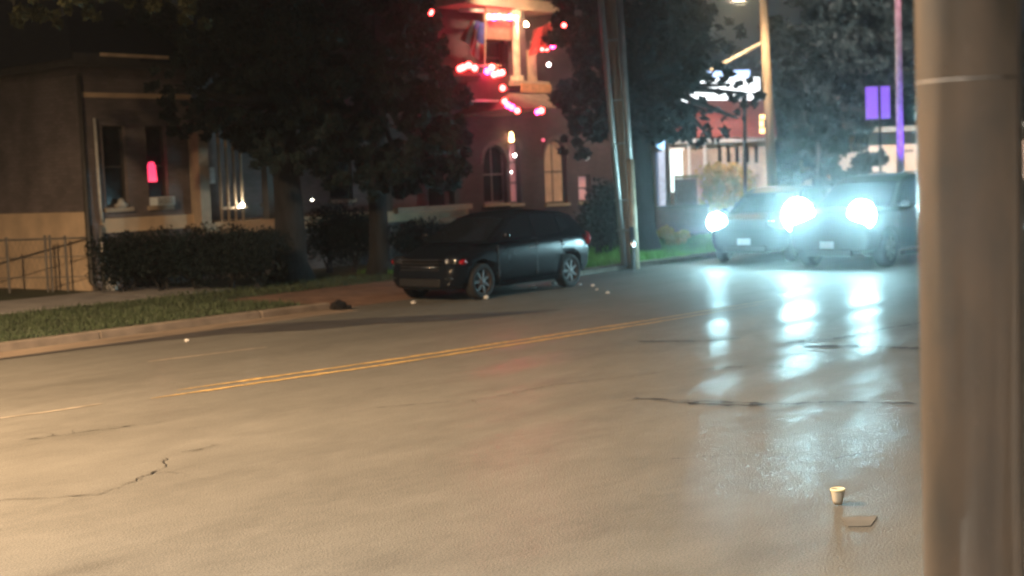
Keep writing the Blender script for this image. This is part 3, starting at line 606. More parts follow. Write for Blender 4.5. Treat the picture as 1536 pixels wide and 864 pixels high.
# ------------------------------------------------------------------ vehicles
def wheel(car, x, y, r=.32, w=.2):
    side = 1 if y > 0 else -1
    t_ = MB(); t_.lathe([(r*.68,-w/2),(r*.93,-w/2),(r,-w*.36),(r,w*.36),(r*.93,w/2),(r*.68,w/2),(r*.62,0),(r*.68,-w/2)], (x,y,r), 28, 'y'); wh = t_.build('wheel', RUB, car, local=True, smooth=True)
    q = MB(); yo = y+side*w*.42
    q.lathe([(r*.70,y-w*.45),(r*.70,y+w*.45),(r*.65,y+w*.45),(r*.63,y-w*.45),(r*.70,y-w*.45)], (x,0,r), 24, 'y')
    for k in range(7):
        a = 2*math.pi*k/7; d = Vector((math.cos(a), 0, math.sin(a))); e = Vector((-math.sin(a), 0, math.cos(a))); c = Vector((x, yo, r)); sw = r*.09
        pts = [c+d*r*.1-e*sw, c+d*r*.1+e*sw, c+d*r*.67+e*sw*.8, c+d*r*.67-e*sw*.8]; iy = Vector((0, -side*.035, 0))
        q.add([*pts, *[p+iy for p in pts]], [(0,1,2,3),(7,6,5,4),(0,4,5,1),(1,5,6,2),(2,6,7,3),(3,7,4,0)])
    q.lathe([(0,-.02),(r*.16,-.02),(r*.16,.012),(0,.02)], (x,yo,r), 12, 'y'); q.build('rim', RIM, wh, local=True)
    d = MB(); d.lathe([(0,0),(r*.5,0),(r*.5,.02),(0,.02)], (x,y-side*.02,r), 18, 'y'); d.build('brake_disc', BLACKP, wh, local=True)
def car(name, loc, rz, label, cat, pr, paint, group=None, lit=(None, None), tails=None):
    """x forward, y left. pr: body profile"""
    t = thing(name, loc, label, cat, group); Lf, Lr, hw, belt, top, wbf, wbr, rw = pr['front'], pr['rear'], pr['hw'], pr['belt'], pr['top'], pr['wf'], pr['wr'], pr['r']
    # lower body: stations (x, z_bottom, z_shoulder, z_centre_top, halfwidth)
    st = pr['stations']; vs, fs = [], []
    for (x, zb, zs_, zt_, w) in st:
        zm = zb + (zs_-zb)*.5
        half = [(0,zb),(w*.82,zb),(w*.96,zb+.10),(w,zm),(w*.985,zs_-.08),(w*.93,zs_),(w*.6,zt_-.01),(0,zt_)]
        ring = half + [(-y, z) for y, z in half[-2:0:-1]]; vs += [(x, y, z) for y, z in ring]; nr = len(ring)
    for i in range(len(st)-1):
        for k in range(nr): fs.append((i*nr+k, i*nr+(k+1) % nr, (i+1)*nr+(k+1) % nr, (i+1)*nr+k))
    fs += [tuple(range(nr)), tuple(range((len(st)-1)*nr, len(st)*nr))]
    b = MB(); b.add(vs, fs); bo = b.build('body', paint, t, local=True, smooth=True)
    sub = bo.modifiers.new('s', 'SUBSURF'); sub.levels = sub.render_levels = 2
    cut = MB()
    for x in (wbf, wbr):
        for sg in (1, -1): cut.lathe([(0,sg*(hw-.34)),(rw*1.17,sg*(hw-.34)),(rw*1.17,sg*(hw+.3)),(0,sg*(hw+.3))], (x,0,rw*1.02), 32, 'y')
    co = cut.build('cutter', paint, None); md = bo.modifiers.new('b', 'BOOLEAN'); md.operation = 'DIFFERENCE'; md.object = co; md.solver = 'EXACT'
    co.location = (0,0,0); dg0 = bo.location.copy(); pl_ = t.location.copy(); t.location = (0,0,0); bpy.context.view_layer.update()
    dg = bpy.context.evaluated_depsgraph_get(); me = bpy.data.meshes.new_from_object(bo.evaluated_get(dg)); bo.modifiers.clear(); bo.data = me; bpy.data.objects.remove(co); t.location = pl_
    me.polygons.foreach_set('use_smooth', [True]*len(me.polygons))
    # cabin
    prof = pr['cabin']; zb_, ztop = prof[0][1], max(p[1] for p in prof); wy = lambda z: pr['cw0'] + (pr['cw1']-pr['cw0'])*(z-zb_)/(ztop-zb_)
    vs, fs = [], []; cols = [-1,-.55,0,.55,1]
    for (x, z) in prof:
        for c in cols: vs.append((x + (.06*(1-c*c) if x > 0 else -.04*(1-c*c)), wy(z)*c, z + (.025*(1-c*c) if z > zb_+.2 else 0)))
    n_ = len(prof)
    for i in range(n_-1):
        for k in range(4): fs.append((i*5+k, i*5+k+1, (i+1)*5+k+1, (i+1)*5+k))
    fs += [tuple(i*5 for i in range(n_)), tuple(i*5+4 for i in range(n_))]
    b = MB(); b.add(vs, fs); b.build('cabin', MATTE if pr is HATCH else paint, t, local=True, bevel=.035)
    def sidewin(poly, nm):
        for sg in (1, -1):
            q = MB(); q.add([(x, sg*(wy(z)+.005), z) for x, z in poly] + [(x, sg*(wy(z)-.02), z) for x, z in poly], [tuple(range(len(poly)))] + [(i, (i+1) % len(poly), len(poly)+(i+1) % len(poly), len(poly)+i) for i in range(len(poly))]); q.build(nm, GLASSD, t, local=True)
    for poly in pr['windows']: sidewin(poly, 'side_window')
    for (i, nm) in ((pr['ws'], 'windshield'), (pr['rwn'], 'rear_window')):
        a, c = prof[i], prof[i+1]; q = MB(); vv = []; sgx = 1 if nm == 'windshield' else -1
        nrm = Vector((c[1]-a[1], 0, -(c[0]-a[0]))).normalized(); nrm = nrm if nrm.x*sgx > 0 else -nrm
        for f_ in (.07, .93):
            x, z = a[0]+(c[0]-a[0])*f_, a[1]+(c[1]-a[1])*f_; zz0 = .025 if False else 0
            for k in (-.9,-.5,0,.5,.9):
                bul = (1-k*k); bz = (.025 if c[1] > zb_+.2 and f_ > .5 else (.025 if a[1] > zb_+.2 and f_ < .5 else 0))*bul
                vv.append((x+(.06*bul if x > 0 else -.04*bul)+nrm.x*.012, wy(z)*k, z+bz+nrm.z*.012))
        q.add(vv, [(k, k+1, k+6, k+5) for k in range(4)]); q.build(nm, GLASSD, t, local=True, smooth=True)
    for x, y in ((wbf, hw-.12), (wbf, -hw+.12), (wbr, hw-.12), (wbr, -hw+.12)): wheel(t, x, y, rw, pr.get('tw', .2))
    # front: lamps, grille, bumper opening, plate, mirrors
    zl = pr['zl']; lx = pr['lampx']
    for i, sg in enumerate((1, -1)):
        li = lit[i]; b = MB(); r1, r2 = pr['lamp']; q_ = 1.22 if (i == 1 and pr is SUV) else 1; r1 *= q_; r2 *= q_; b.ball((lx, sg*pr['lampy'], zl), 1, 16, (.09, r1, r2)); hl_ = b.build('headlight', li or LENSD, t, local=True, smooth=True)
        if not li:
            for k in range(2): c = MB(); c.lathe([(.0,0),(.05,0),(.055,.03),(.04,.035)], (lx+.075-.035*k, sg*(pr['lampy']-.06+.13*k), zl), 12, 'x'); c.build('reflector', CHROME, hl_, local=True, smooth=True)
        b = MB(); b.ball((-Lr+.06, sg*(hw-.15), pr['zt']), 1, 12, (.07, .10, .14)); b.build('tail_light', tails or REDL, t, local=True, smooth=True)
        b = MB(); b.ball((pr['mx'], sg*(hw+.09), belt+.10), 1, 12, (.07, .11, .075)); b.tube([(pr['mx'],sg*(hw-.09),belt+.02),(pr['mx'],sg*(hw+.03),belt+.07)], .02, 6); b.build('wing_mirror', paint, t, local=True, smooth=True)
        for hx in pr['handles']: b = MB(); b.box((hx-.09, sg*(hw*.985-.004) if sg > 0 else -(hw*.985+.022), belt-.17), (hx+.09, sg*(hw*.985+.022) if sg > 0 else -(hw*.985-.004), belt-.14)); b.build('door_handle', CHROME if pr.get('chrome') else paint, t, local=True, bevel=.008)
        b = MB(); b.box((wbr+rw*1.25, min(sg*(hw-.02), sg*(hw+.012)), .20), (wbf-rw*1.25, max(sg*(hw-.02), sg*(hw+.012)), .29)); b.build('side_skirt', MATTE, t, local=True, bevel=.01)
        for sx_ in pr['seams']: b = MB(); b.box((sx_-.006, min(sg*(hw-.03), sg*(hw+.003)), .34), (sx_+.006, max(sg*(hw-.03), sg*(hw+.003)), belt-.06)); b.build('door_seam', BLACKP, t, local=True)
    b = MB()
    for k in range(4): b.box((Lf-.13, -hw*.52, zl-.16+k*.055), (Lf-.02, hw*.52, zl-.135+k*.055))
    b.build('grille', BLACKP, t, local=True)
    b = MB(); b.box((Lf-.10, -hw*.55, .26), (Lf+.012, hw*.55, .40)); b.build('bumper_vent', BLACKP, t, local=True, bevel=.02)
    b = MB(); b.box((Lf+.005, -.15, .42), (Lf+.022, .15, .56)); pr.get('plate', 1) and b.build('number_plate', mat('plate_white', (.5,.52,.55), .5, var=.15, scale=14), t, local=True)
    b = MB(); b.box((-Lr-.02, -.15, .60), (-Lr+.01, .15, .74)); b.build('rear_plate', mat('plate_white', (.5,.52,.55), .5, var=.15, scale=14), t, local=True)
    for q in pr.get('extra', []): q(t, paint)
    t.rotation_euler.z = rz; return t
HATCH = dict(plate=0, front=2.0, rear=1.98, hw=.86, belt=.98, top=1.46, wf=1.28, wr=-1.24, r=.315, zl=.70, lampx=1.80, lampy=.62, lamp=(.15,.085), zt=.88, mx=.78, handles=(-.12,-.98), seams=(.86,-.22,-.98), cw0=.80, cw1=.58, chrome=True,
    stations=[(2.0,.24,.50,.54,.58),(1.93,.20,.62,.66,.74),(1.70,.18,.76,.82,.83),(1.1,.17,.92,.98,.86),(.4,.17,.97,1.0,.865),(-.6,.17,.99,1.0,.87),(-1.4,.18,1.0,1.01,.86),(-1.82,.22,.97,.98,.80),(-1.95,.28,.80,.82,.74),(-1.98,.34,.60,.62,.66)],
    cabin=[(1.10,.96),(.28,1.38),(-.05,1.45),(-.6,1.475),(-1.25,1.42),(-1.52,1.36),(-1.86,.97)], ws=0, rwn=5,
    windows=[[(.80,1.02),(.26,1.32),(-.08,1.39),(-.24,1.40),(-.24,1.02)],[(-.30,1.02),(-.30,1.40),(-.62,1.41),(-1.0,1.38),(-1.0,1.04)],[(-1.05,1.05),(-1.05,1.37),(-1.28,1.33),(-1.42,1.12)]])
SEDAN = dict(front=2.25, rear=2.3, hw=.90, belt=1.02, top=1.50, wf=1.40, wr=-1.35, r=.34, zl=.92, lampx=2.10, lampy=.68, lamp=(.23,.21), zt=.95, mx=.80, handles=(-.1,-1.0), seams=(.9,-.2,-1.1), cw0=.82, cw1=.62,
    stations=[(2.25,.26,.62,.68,.62),(2.18,.24,.82,.88,.80),(1.9,.22,.98,1.03,.88),(1.1,.20,1.03,1.10,.90),(.3,.20,1.05,1.08,.905),(-.8,.20,1.06,1.07,.905),(-1.7,.22,1.07,1.10,.89),(-2.15,.26,1.05,1.07,.84),(-2.3,.32,.80,.82,.74)],
    cabin=[(1.15,1.04),(.35,1.50),(0,1.60),(-.6,1.63),(-1.5,1.60),(-1.75,1.52),(-2.1,1.07)], ws=0, rwn=5,
    windows=[[(.85,1.10),(.35,1.42),(0,1.53),(-.22,1.55),(-.22,1.10)],[(-.30,1.10),(-.30,1.55),(-.7,1.56),(-1.08,1.54),(-1.08,1.10)],[(-1.15,1.12),(-1.15,1.53),(-1.5,1.48),(-1.72,1.18)]])
SUV = dict(front=2.35, rear=2.35, hw=.95, belt=1.15, top=1.78, wf=1.45, wr=-1.42, r=.38, zl=1.08, lampx=2.22, lampy=.70, lamp=(.30,.30), zt=1.15, mx=.90, handles=(-.1,-1.1), seams=(1.0,-.2,-1.2), cw0=.88, cw1=.70, tw=.25,
    stations=[(2.35,.34,.75,.84,.74),(2.30,.32,1.02,1.08,.88),(2.05,.30,1.14,1.20,.93),(1.2,.28,1.17,1.24,.95),(.3,.28,1.18,1.20,.955),(-.8,.28,1.19,1.20,.955),(-1.8,.30,1.20,1.22,.945),(-2.25,.34,1.18,1.20,.92),(-2.35,.40,.90,.92,.86)],
    cabin=[(1.2,1.18),(.45,1.70),(.1,1.80),(-.6,1.84),(-1.9,1.80),(-2.05,1.74),(-2.28,1.20)], ws=0, rwn=5,
    windows=[[(.92,1.25),(.45,1.60),(.1,1.72),(-.22,1.74),(-.22,1.25)],[(-.30,1.25),(-.30,1.74),(-.7,1.76),(-1.15,1.75),(-1.15,1.25)],[(-1.22,1.25),(-1.22,1.74),(-1.85,1.70),(-2.05,1.28)]])
def rack(t, paint):
    for sg in (1, -1): b = MB(); b.tube([(.0,sg*.6,1.84),(.0,sg*.6,1.88),(-1.7,sg*.6,1.88),(-1.7,sg*.6,1.83)], .018, 6); b.build('roof_rail', CHROME, t, local=True)
SUV['extra'] = [rack]
def accents(t, paint):
    for sg in (1, -1):
        b = MB(); b.box((1.90,sg*.55-.16,.395),(1.975,sg*.55+.16,.42)); b.build('fog_trim', CHROME, t, local=True)
        b = MB(); b.lathe([(0,0),(.045,0),(.05,.02),(0,.03)], (1.93,sg*.60,.33), 12, 'x'); b.build('fog_lamp', CHROME, t, local=True, smooth=True)
        b = MB(); b.ball((1.74,sg*.80,.68), 1, 10, (.10,.05,.05)); b.build('red_glint_lens', REDL, t, local=True, smooth=True)  # added red lens that stands for the bulbs' red glint
        b = MB(); b.tube([(-.02,sg*.88,.98),(-.2,sg*.88,1.0)], .006, 5); b.build('window_trim', CHROME, t, local=True)
    b = MB(); b.tube([(1.965,-.42,.60),(1.995,0,.60),(1.965,.42,.60)], .012, 6); b.build('grille_bar', CHROME, t, local=True, smooth=True)
HATCH['extra'] = [accents]
pk = car('parked_car', (20.03, 16.93, 0), math.pi, 'black hatchback with dark windows parked at the curb by the utility pole', 'car', HATCH, PAINT)
HZ = math.pi
def place(l_px, l_py, zl, yaw_, pr):      # car position from where its left-in-picture headlight is
    p = CAM + ray(l_px, l_py)*((zl-CAMH)/ray(l_px, l_py).z); a = math.pi+yaw_; off = Vector((pr['lampx'], -pr['lampy'])); c_, s_ = math.cos(a), math.sin(a)
    return (p.x-(off.x*c_-off.y*s_), p.y-(off.x*s_+off.y*c_), 0)
ya = math.radians(10)
pa = place(1075, 330, .97, ya, SEDAN)
car('oncoming_car', pa, math.pi+ya, 'dark crossover with the smallest headlight, nearest the grass verge', 'car', SEDAN, PAINT2, lit=(None, HEADM))
pb_ = place(1197, 320, 1.13, 0, SUV)
car('oncoming_suv', pb_, math.pi, 'dark sport utility vehicle with two dazzling headlights', 'car', SUV, PAINT3, lit=(HEADM, HEADM))
pc = P(1372, 330, 44); car('queued_car', (pc.x+1, pc.y, 0), 0.0, 'bluish car with a red tail light half hidden by the steel pole', 'car', SEDAN, PAINT2, tails=TAILM)
pd = P(1556, 332, 30); car('passing_car', (pd.x+1.6, pd.y, 0), 0.0, 'car with a red tail light at the right edge', 'car', SEDAN, PAINT3, tails=TAILM)

# ------------------------------------------------------------------ poles
up = thing('utility_pole', (26.95, 18.55, .1), 'leaning wooden utility pole with conduits right of the parked car', 'utility pole')
def lean(px0, py0, px1, py1, r, m, nm, dp=31.3, n=12, r1=None):
    a = P(px0, py0, dp); c = P(px1, py1, dp-.25); d = c-a; a2 = a-d*.01; c2 = c+d*.25; b = MB(); b.tube([a2, c2], [r, r1 or r], n); return b.build(nm, m, up, smooth=True)
lean(945,398,917,0, .155, WOOD, 'pole_shaft', r1=.14)
lean(936,396,901,0, .065, METAL, 'conduit', 31.1)
lean(955,400,929,0, .07, METAL, 'conduit', 31.05)
a, c = P(954,404,31.0), P(945,240,30.9); b = MB(); b.tube([a, c], .085, 10); b.build('cable_guard', mat('tan_guard', (.5,.42,.3), .5), up, smooth=True)
a, c = P(951,404,30.85), P(947,340,30.8); b = MB(); b.tube([a, c], .06, 10); b.build('cable_guard', CHROME, up, smooth=True)
for py in (60,150,215,300,345): x = 917+28*py/398; a, c = P(x-17,py+1,30.95), P(x+16,py-1,30.9); b = MB(); b.tube([a, c], .02, 6); b.build('strap', METAL, up)
# street lamp on the far wooden pole
sp = thing('street_lamp', P(1158,330,43), 'tall wooden street lamp pole rising behind the oncoming cars', 'street lamp', 'street lamps'); sp.location.z = .1
a = P(1163,372,43); c = P(1141,-90,42.5); b = MB(); b.tube([a, c], [.16,.12], 12); b.build('pole_shaft', mat('warm_wood', (.42,.30,.20), .85, var=.2, scale=4, stretch=(4,4,.4)), sp, smooth=True)
b = MB(); b.tube([P(1141,65,42.8), P(1066,106,42.5)], .055, 8); b.build('side_arm', mat('pale_arm', (.5,.42,.33), .7), sp)
b = MB(); b.tube([P(1142,-70,42.5), P(1124,-50,41.8), P(1109,-20,41)], .05, 8); b.build('lamp_arm', METAL, sp)
lp = P(1108,-9,41); b = MB(); b.ball(lp, 1, 14, (.38,.22,.12)); b.build('lamp_head', METAL, sp, smooth=True)
b = MB(); b.ball(lp-Vector((0,0,.09)), 1, 12, (.26,.16,.08)); b.build('lamp_lens', glow('sodium_lens', (1,.76,.46), 300), sp, smooth=True)
def spot(name, loc, target, c, e, ang, blend, r, par):
    l = bpy.data.lights.new(name, 'SPOT'); l.color = c; l.energy = e; l.spot_size = math.radians(ang); l.spot_blend = blend; l.shadow_soft_size = r
    o = bpy.data.objects.new(name, l); COL.objects.link(o); o.parent = par; o.location = Vector(loc)-wloc(par)
    o.rotation_euler = (Vector(target)-Vector(loc)).to_track_quat('-Z', 'Y').to_euler(); return o
spot('lamp_light', lp-Vector((0,0,.2)), (lp.x,lp.y,0), (1,.74,.45), LAMP_FAR, 160, .6, .15, sp)
def street_lamp(base, head, label, c, e, ang=165, tgt=None):
    t = thing('street_lamp', base, label, 'street lamp', 'street lamps'); x, y, z = head
    b = MB(); b.tube([base, (base[0], base[1], z-.4)], [.11,.07], 12); b.build('pole_shaft', METAL, t, smooth=True)
    b = MB(); b.tube([(base[0],base[1],z-.5),(base[0]*.6+x*.4,base[1]*.6+y*.4,z+.05),(x,y,z+.05)], .04, 8); b.build('lamp_arm', METAL, t)
    b = MB(); b.ball((x,y,z), 1, 14, (.2,.38,.12)); b.build('lamp_head', METAL, t, smooth=True)
    b = MB(); b.ball((x,y,z-.08), 1, 12, (.15,.26,.08)); b.build('lamp_lens', glow('lens_'+label[:6], c, 40), t, smooth=True)
    spot('lamp_light', (x,y,z-.2), tgt or (x,y,0), c, e, ang, .5, .15, t); return t
street_lamp((-.5, 17.95, .1), (1.3, 12.6, 8.8), 'steel street lamp with a warm sodium head left of the view', (1,.64,.34), LAMP_LEFT)
street_lamp((-2.5, -.8, .1), (.5, 3.5, 8.6), 'steel street lamp with a pale head over the near lane', (1,.95,.83), LAMP_NEAR)
# foreground octagonal steel pole
fp = P(1455, 500, 3.7); fg = thing('steel_pole', (fp.x, fp.y, .1), 'large weathered steel pole in the right foreground', 'pole')
b = MB(); n_ = 64; rr = .1255; a0 = 0; prof = [(.115, rr*.99), (9.0, rr*1.03)]
vs = [(fp.x+r_*math.cos(a0+2*math.pi*k/n_), fp.y+r_*math.sin(a0+2*math.pi*k/n_), z) for z, r_ in prof for k in range(n_)]
b.add(vs, [(k, (k+1) % n_, n_+(k+1) % n_, n_+k) for k in range(n_)] + [tuple(range(n_)), tuple(range(n_, 2*n_))])
POLEM = mat('weathered_galvanised', (.19,.175,.165), .42, metal=.12, coat=.35, var=.3, scale=7, bump=.0006, bscale=40, stretch=(1,1,.5), detail=9, hue=(.17,.135,.11))
b.build('pole_shaft', POLEM, fg, smooth=True)
b = MB(); zz = P(1451,124,3.7).z; b.tube([(fp.x,fp.y,zz-.003),(fp.x,fp.y,zz+.003)], rr*1.008, 48); b.build('weld_seam', mat('weld', (.16,.14,.125), .6, metal=.1, var=.5, scale=20), fg, smooth=True)
b = MB(); b.box((fp.x-.22,fp.y-.22,.116),(fp.x+.22,fp.y+.22,.15)); b.build('base_plate', METAL, fg)
sd = (R*1).normalized(); q = fp + sd*.118 - Vector((F.x,F.y,0))*.055; b = MB(); b.tube([(q.x,q.y,.15),(q.x,q.y,8.9)], .006, 6); b.build('ground_wire', METAL, fg)

# ------------------------------------------------------------------ far side buildings and signs
fr = (Vector((F.x, F.y, 0))).normalized(); rt = Vector((fr.y, -fr.x, 0))
def fbox(b, px0, py0, px1, py1, dp, thick, z0=None, z1=None):
    """box facing the camera side at depth dp between picture limits, thickness along view"""
    a = P(px0, (py0+py1)/2, dp); c = P(px1, (py0+py1)/2, dp); zt_ = P((px0+px1)/2, py0, dp).z if z1 is None else z1; zb_ = P((px0+px1)/2, py1, dp).z if z0 is None else z0
    vs = []
    for z in (zb_, zt_):
        for p, k in ((a,0),(c,0),(c,thick),(a,thick)): vs.append((p.x+fr.x*k, p.y+fr.y*k, z))
    return b.add(vs, [(0,3,2,1),(4,5,6,7),(0,1,5,4),(1,2,6,5),(2,3,7,6),(3,0,4,7)])
D = 66; dn = thing('red_roof_building', P(1090,300,D), 'low tan building with a red tiled roof and white eaves', 'building'); dn.location.z = .1
b = MB(); fbox(b,1005,212,1160,250,D,9,.1); b.build('wall', mat('tan_wall', (.5,.38,.27), .8), dn)
b = MB(); fbox(b,1000,206,1165,213,D-.6,.8); b.build('eaves', WHITE, dn)
a, c = P(1000,206,D-.8), P(1165,206,D-.8); e, f2 = P(1035,150,D+4), P(1160,150,D+4); zt_ = e.z
b = MB(); b.add([a, c, f2, e, a+fr*10, c+fr*10], [(0,1,2,3),(0,3,4),(1,5,2),(3,2,5,4),(0,4,5,1)]); b.build('roof', ROOFR, dn)
for px in (1077,1090,1103,1118,1132):
    b = MB(); fbox(b,px,219,px+5,244,D-.06,.08); w_ = b.build('window', GLASSD, dn)
for px in (1032,1056):
    b = MB(); fbox(b,px,213,px+4,285,D-.3,.25,.1); b.build('porch_column', WHITE, dn)
b = MB(); fbox(b,1036,228,1056,285,D-.08,.1,.1); b.build('doorway', mat('dim_doorway', (.3,.2,.15), .7, emit=(1,.6,.4), estr=.1), dn)
# bright canopy seen through the leaves
cn = thing('lit_canopy', P(1080,300,74), 'brightly lit white canopy seen through the leaves', 'canopy'); cn.location.z = .1
b = MB(); fbox(b,1030,118,1140,175,76,6); b.build('fascia', glow('lit_fascia', (.93,.97,1), 3.0), cn)
b = MB(); fbox(b,1054,106,1125,119,76.2,5); b.build('sign_band', glow('lit_blue_band', (.35,.55,1), 2), cn)
for px in (1045,1128): b = MB(); fbox(b,px,175,px+5,300,77,.4,.1); b.build('column', WHITE, cn)
bo_ = thing('lit_booth', P(1010,300,58), 'pale cyan lit booth beside the dark tree trunk', 'booth'); bo_.location.z = .1
b = MB(); fbox(b,999,226,1024,288,58,1.2); b.build('lit_panel', glow('cyan_panel', (.62,.93,.95), 1.3), bo_)
b = MB(); fbox(b,995,222,1027,226,57.9,1.5); b.build('top_frame', WHITE, bo_)
b = MB(); fbox(b,988,228,998,290,57.8,1.0,.1); b.build('side_panel', mat('pale_blue_panel', (.4,.5,.65), .5, emit=(.5,.65,1), estr=.25), bo_)
b = MB(); fbox(b,1000,289,1023,330,58.1,1.1,.1); b.build('base', TRIMD, bo_)
o = MB(); o.ball(P(993,216,57), .22, 12); o = o.build('blue_lamp', glow('blue_white', (.30,.6,1), 3), smooth=True); tag(o, 'blue white globe lamp right of the dark trunk', 'lamp')
ub = thing('utility_cabinet', P(1031,300,47), 'dark grey utility cabinet with a mossy top', 'cabinet'); ub.location.z = .1
b = MB(); fbox(b,1016,268,1046,345,47,.7,.1); b.build('casing', mat('grey_cabinet', (.10,.09,.10), .6), ub, bevel=.02)
b = MB(); fbox(b,1015,263,1047,267,46.98,.74); b.build('lid', mat('moss_lid', (.12,.16,.07), .8), ub)
hw_ = thing('low_wall', P(1010,330,45), 'low dark garden wall behind the grass verge', 'wall'); hw_.location.z = .1
b = MB(); fbox(b,985,312,1062,335,45,.3,.1); b.build('masonry', mat('dark_wall', (.10,.08,.075), .85), hw_)
b = MB(); fbox(b,983,308,1064,312,44.97,.36); b.build('coping', TRIMD, hw_)
sg_ = thing('thin_post', P(1117,300,52), 'thin dark post before the red roofed building', 'post'); sg_.location.z = .1
b = MB(); b.tube([(sg_.location.x,sg_.location.y,.1), P(1117,150,52)], .07, 8); b.build('shaft', TRIMD, sg_)
b = MB(); b.ball(P(1117,146,52), .12, 8); b.build('cap', TRIMD, sg_)
ns = thing('orange_sign', P(1144,185,42.2), 'small vertical glowing orange sign on the wooden pole', 'sign')
b = MB(); fbox(b,1138,171,1149,201,42.1,.1); b.build('sign_box', TRIMD, ns)
for k, (y0_, y1_) in enumerate(((172,179),(181,190),(192,200))): b = MB(); fbox(b,1139.5,y0_,1147.5-(k % 2)*2,y1_,42.06,.03); b.build('lit_panel', glow('orange_panel', (1,.55,.18), 3.2), ns)
bg = thing('beige_building', P(1400,300,58), 'plain beige building behind the purple sign', 'building'); bg.location.z = .1
b = MB(); fbox(b,1290,196,1600,300,58,12,.1); b.build('wall', mat('beige_wall', (.52,.43,.35), .85, var=.12, scale=.6), bg)
b = MB(); fbox(b,1262,186,1610,194,57.2,13.4); b.build('roof_edge', mat('pale_roof_edge', (.20,.22,.21), .7), bg)
b = MB(); fbox(b,1300,205,1303,262,57.95,.04); b.build('downpipe', TRIMD, bg)
b = MB(); fbox(b,1345,225,1370,228,57.94,.04); b.build('wall_band', TRIMD, bg)
ps = thing('purple_sign', P(1318,160,46), 'square glowing purple sign on a thin dark post', 'sign'); ps.location.z = .1
b = MB(); fbox(b,1301,130,1335,178,46,.22); b.build('sign_panel', glow('purple_panel', (.27,.06,1), 1.0), ps)
b = MB(); fbox(b,1299.5,128.5,1336.5,130,45.98,.26); fbox(b,1299.5,178,1336.5,179.5,45.98,.26); b.build('sign_frame', mat('violet_frame', (.2,.1,.35), .6), ps)
q = P(1319,150,45.8); b = MB(); b.tube([(q.x,q.y,.1),(q.x,q.y,P(1318,129,45.8).z)], .045, 8); b.build('post', TRIMD, ps)
b = MB(); fbox(b,1320,222,1326,246,45.8,.15); b.build('meter_box', TRIMD, ps)
pp = thing('flag_pole', P(1352,300,40), 'slim pale pole glowing pink and violet left of the steel pole', 'pole'); pp.location.z = .1
q = P(1350,200,40); b = MB(); b.tube([(q.x,q.y,.1),(q.x,q.y,9.5)], [.11,.085], 14); b.build('shaft', mat('pale_pole', (.72,.68,.72), .45), pp, smooth=True)
b = MB(); b.lathe([(.22,0),(.22,.25),(.14,.3),(.12,.3)], (q.x,q.y,.1), 14); b.build('footing', CONC, pp)
pl2 = thing('violet_uplight', (q.x-1.1, q.y-1.0, .1), 'small violet uplight at the foot of the slim pole', 'lamp', 'coloured uplights')
b = MB(); b.lathe([(.1,0),(.14,.16),(.11,.2),(0,.18)], (q.x-1.1,q.y-1.0,.12), 12); b.build('casing', BLACKP, pl2)
spot('lamp_light', (q.x-1.1,q.y-1.0,.35), (q.x,q.y,3.4), (.28,.10,1), 900, 26, .9, .05, pl2)
pl3 = thing('pink_floodlight', (q.x-1.6, q.y-1.4, 9.3), 'pink floodlight shining on the top of the slim pole', 'lamp', 'coloured uplights')
b = MB(); b.box((q.x-1.75,q.y-1.5,9.2),(q.x-1.45,q.y-1.3,9.4)); b.build('casing', BLACKP, pl3)
b = MB(); b.tube([(q.x-1.6,q.y-1.4,9.42),(q.x,q.y,9.5)], .03, 6); b.build('bracket', BLACKP, pl3)
spot('lamp_light', (q.x-1.55,q.y-1.35,9.15), (q.x,q.y,6.2), (1,.35,.42), 500, 45, .9, .05, pl3)
# parking lot lamp lighting the far buildings (its head stands above the picture)
lot = P(1440, 200, 48); street_lamp((lot.x, lot.y, .1), (lot.x+.8, lot.y, 10), 'parking lot lamp hidden behind the steel pole', (1,.80,.66), 22000, 115, (lot.x+8, lot.y+4, 3))
lot = P(1000, 200, 56); street_lamp((lot.x, lot.y, .1), (lot.x+.8, lot.y+.8, 8), 'forecourt lamp hidden behind the big blue green tree', (1,.80,.70), 9000, 140, (lot.x+9, lot.y+5, 2.5))  # added lamp, only there to lift the red roofed building
# the wood far behind everything
dcl = []
for k in range(150):
    px = random.uniform(-200, 1750); dp = random.uniform(95, 125); c = P(px, 260, dp); dcl.append((c.x, c.y, random.uniform(0, 11), random.uniform(1.8, 3.6)))
ft_ = leaves(dcl, 42000, .45, None, LEAF, 'distant_wood'); tag(ft_, 'dark wood far behind the buildings', 'wood', kind='stuff')

# ------------------------------------------------------------------ small things on the road
cp = G(1257, 757); cu = thing('paper_cup', cp, 'small pale paper cup standing on the road near the steel pole', 'cup'); x, y = cp.x, cp.y
b = MB(); b.lathe([(0,.004),(.026,.004),(.034,.03),(.042,.085),(.044,.095),(.040,.094),(.030,.03),(.022,.012),(0,.012)], (x,y,0), 20); b.build('cup_wall', mat('cup_paper', (.50,.46,.38), .6, var=.1), cu, smooth=True)
b = MB(); b.lathe([(.043,.088),(.047,.092),(.047,.100),(.043,.103),(.040,.100),(.041,.09)], (x,y,0), 20); b.build('cup_rim', mat('cup_rim', (.85,.78,.50), .5, var=.05), cu, smooth=True)
q = [G(1262,777), G(1316,776), G(1306,790), G(1272,791)]; b = MB(); b.add([(p.x,p.y,.002) for p in q]+[(p.x,p.y,.006) for p in q], [(0,3,2,1),(4,5,6,7),(0,1,5,4),(1,2,6,5),(2,3,7,6),(3,0,4,7)]); o = b.build('flat_trapezoid', mat('grey_trapezoid', (.135,.13,.118), .8)); tag(o, 'flat grey trapezoid on the road beside the cup', 'litter')  # thin trapezoid, slightly off the road tone
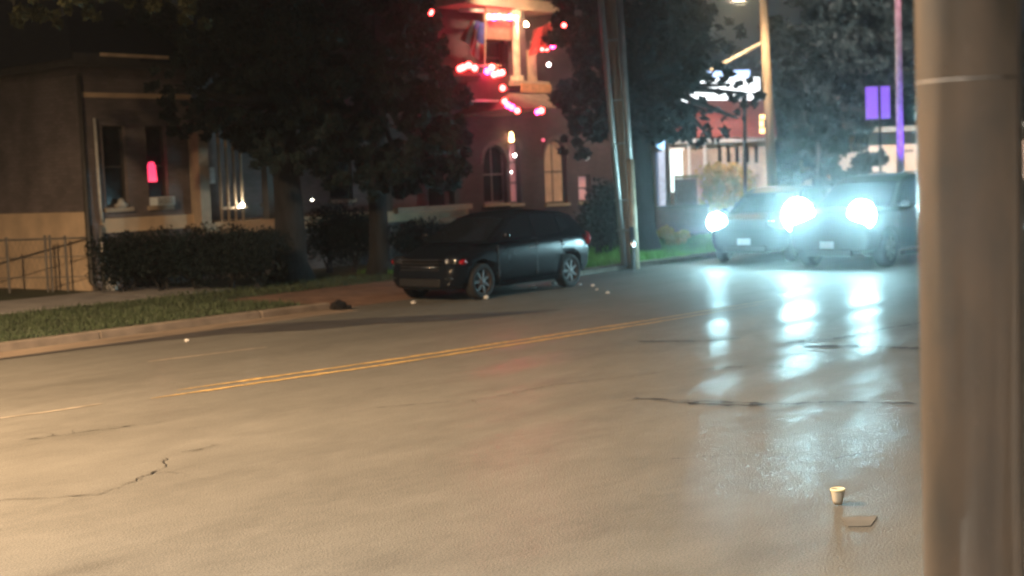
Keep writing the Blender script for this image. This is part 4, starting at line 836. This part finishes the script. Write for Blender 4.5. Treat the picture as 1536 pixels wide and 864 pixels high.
def chunk(px, py, r, m, label, cat='debris'):
    g = G(px, py); b = bmesh.new(); bmesh.ops.create_icosphere(b, subdivisions=1, radius=r)
    for v in b.verts: v.co = Vector((v.co.x*random.uniform(.6,1.5), v.co.y*random.uniform(.6,1.5), max(-r*.3, v.co.z*random.uniform(.4,1.1))))
    me = bpy.data.meshes.new('debris'); b.to_mesh(me); b.free(); me.materials.append(m); o = bpy.data.objects.new('debris', me); COL.objects.link(o); o.location = (g.x, g.y, r*.3+.01); tag(o, label, cat, 'debris scattered round the parked car'); return o
PALE = mat('pale_plastic', (.75,.72,.68), .4, var=.1)
for px, py, r, lb in [(727,449,.07,'white shard right under the front wheel of the parked car'),(748,428,.045,'small pale chip beside the sill of the parked car'),(832,428,.08,'largest white fragment before the rear wheel of the parked car'),
        (801,433,.05,'flat pale fragment under the parked car door'),(870,428,.04,'pale chip touching the rear tyre'),(889,430,.04,'pale chip just right of the rear tyre'),(912,441,.045,'white chip farthest right of the parked car'),
        (620,456,.05,'white fragment on the dirt apron left of the parked car'),(280,513,.035,'white speck on the dark strip'),(32,523,.035,'white speck at the left end of the gutter'),(895,436,.03,'smallest pale chip between tyre and utility pole')]:
    chunk(px, py, r, PALE, lb)
chunk(508, 465, .16, BLACKP, 'black lump of debris at the broken end of the curb'); chunk(519, 464, .10, BLACKP, 'smaller black lump at the broken end of the curb')
for px, py, r in ((450,471,.03),(475,470,.035),(540,468,.03),(560,466,.03)): pass

# ------------------------------------------------------------------ night haze
hz = MB(); hz.box((-45,-45,-1.5),(190,190,24)); ho = hz.build('haze', None)
ho.data.materials.clear(); hm = bpy.data.materials.new('haze_air'); hm.use_nodes = True; n = hm.node_tree; n.nodes.clear()
out = n.nodes.new('ShaderNodeOutputMaterial'); pv = n.nodes.new('ShaderNodeVolumePrincipled'); pv.inputs['Color'].default_value = (.92,.97,1,1); pv.inputs['Density'].default_value = HAZE; pv.inputs['Anisotropy'].default_value = .95
n.links.new(pv.outputs[0], out.inputs['Volume']); ho.data.materials.append(hm); tag(ho, 'thin night haze filling the street', 'haze', kind='stuff')
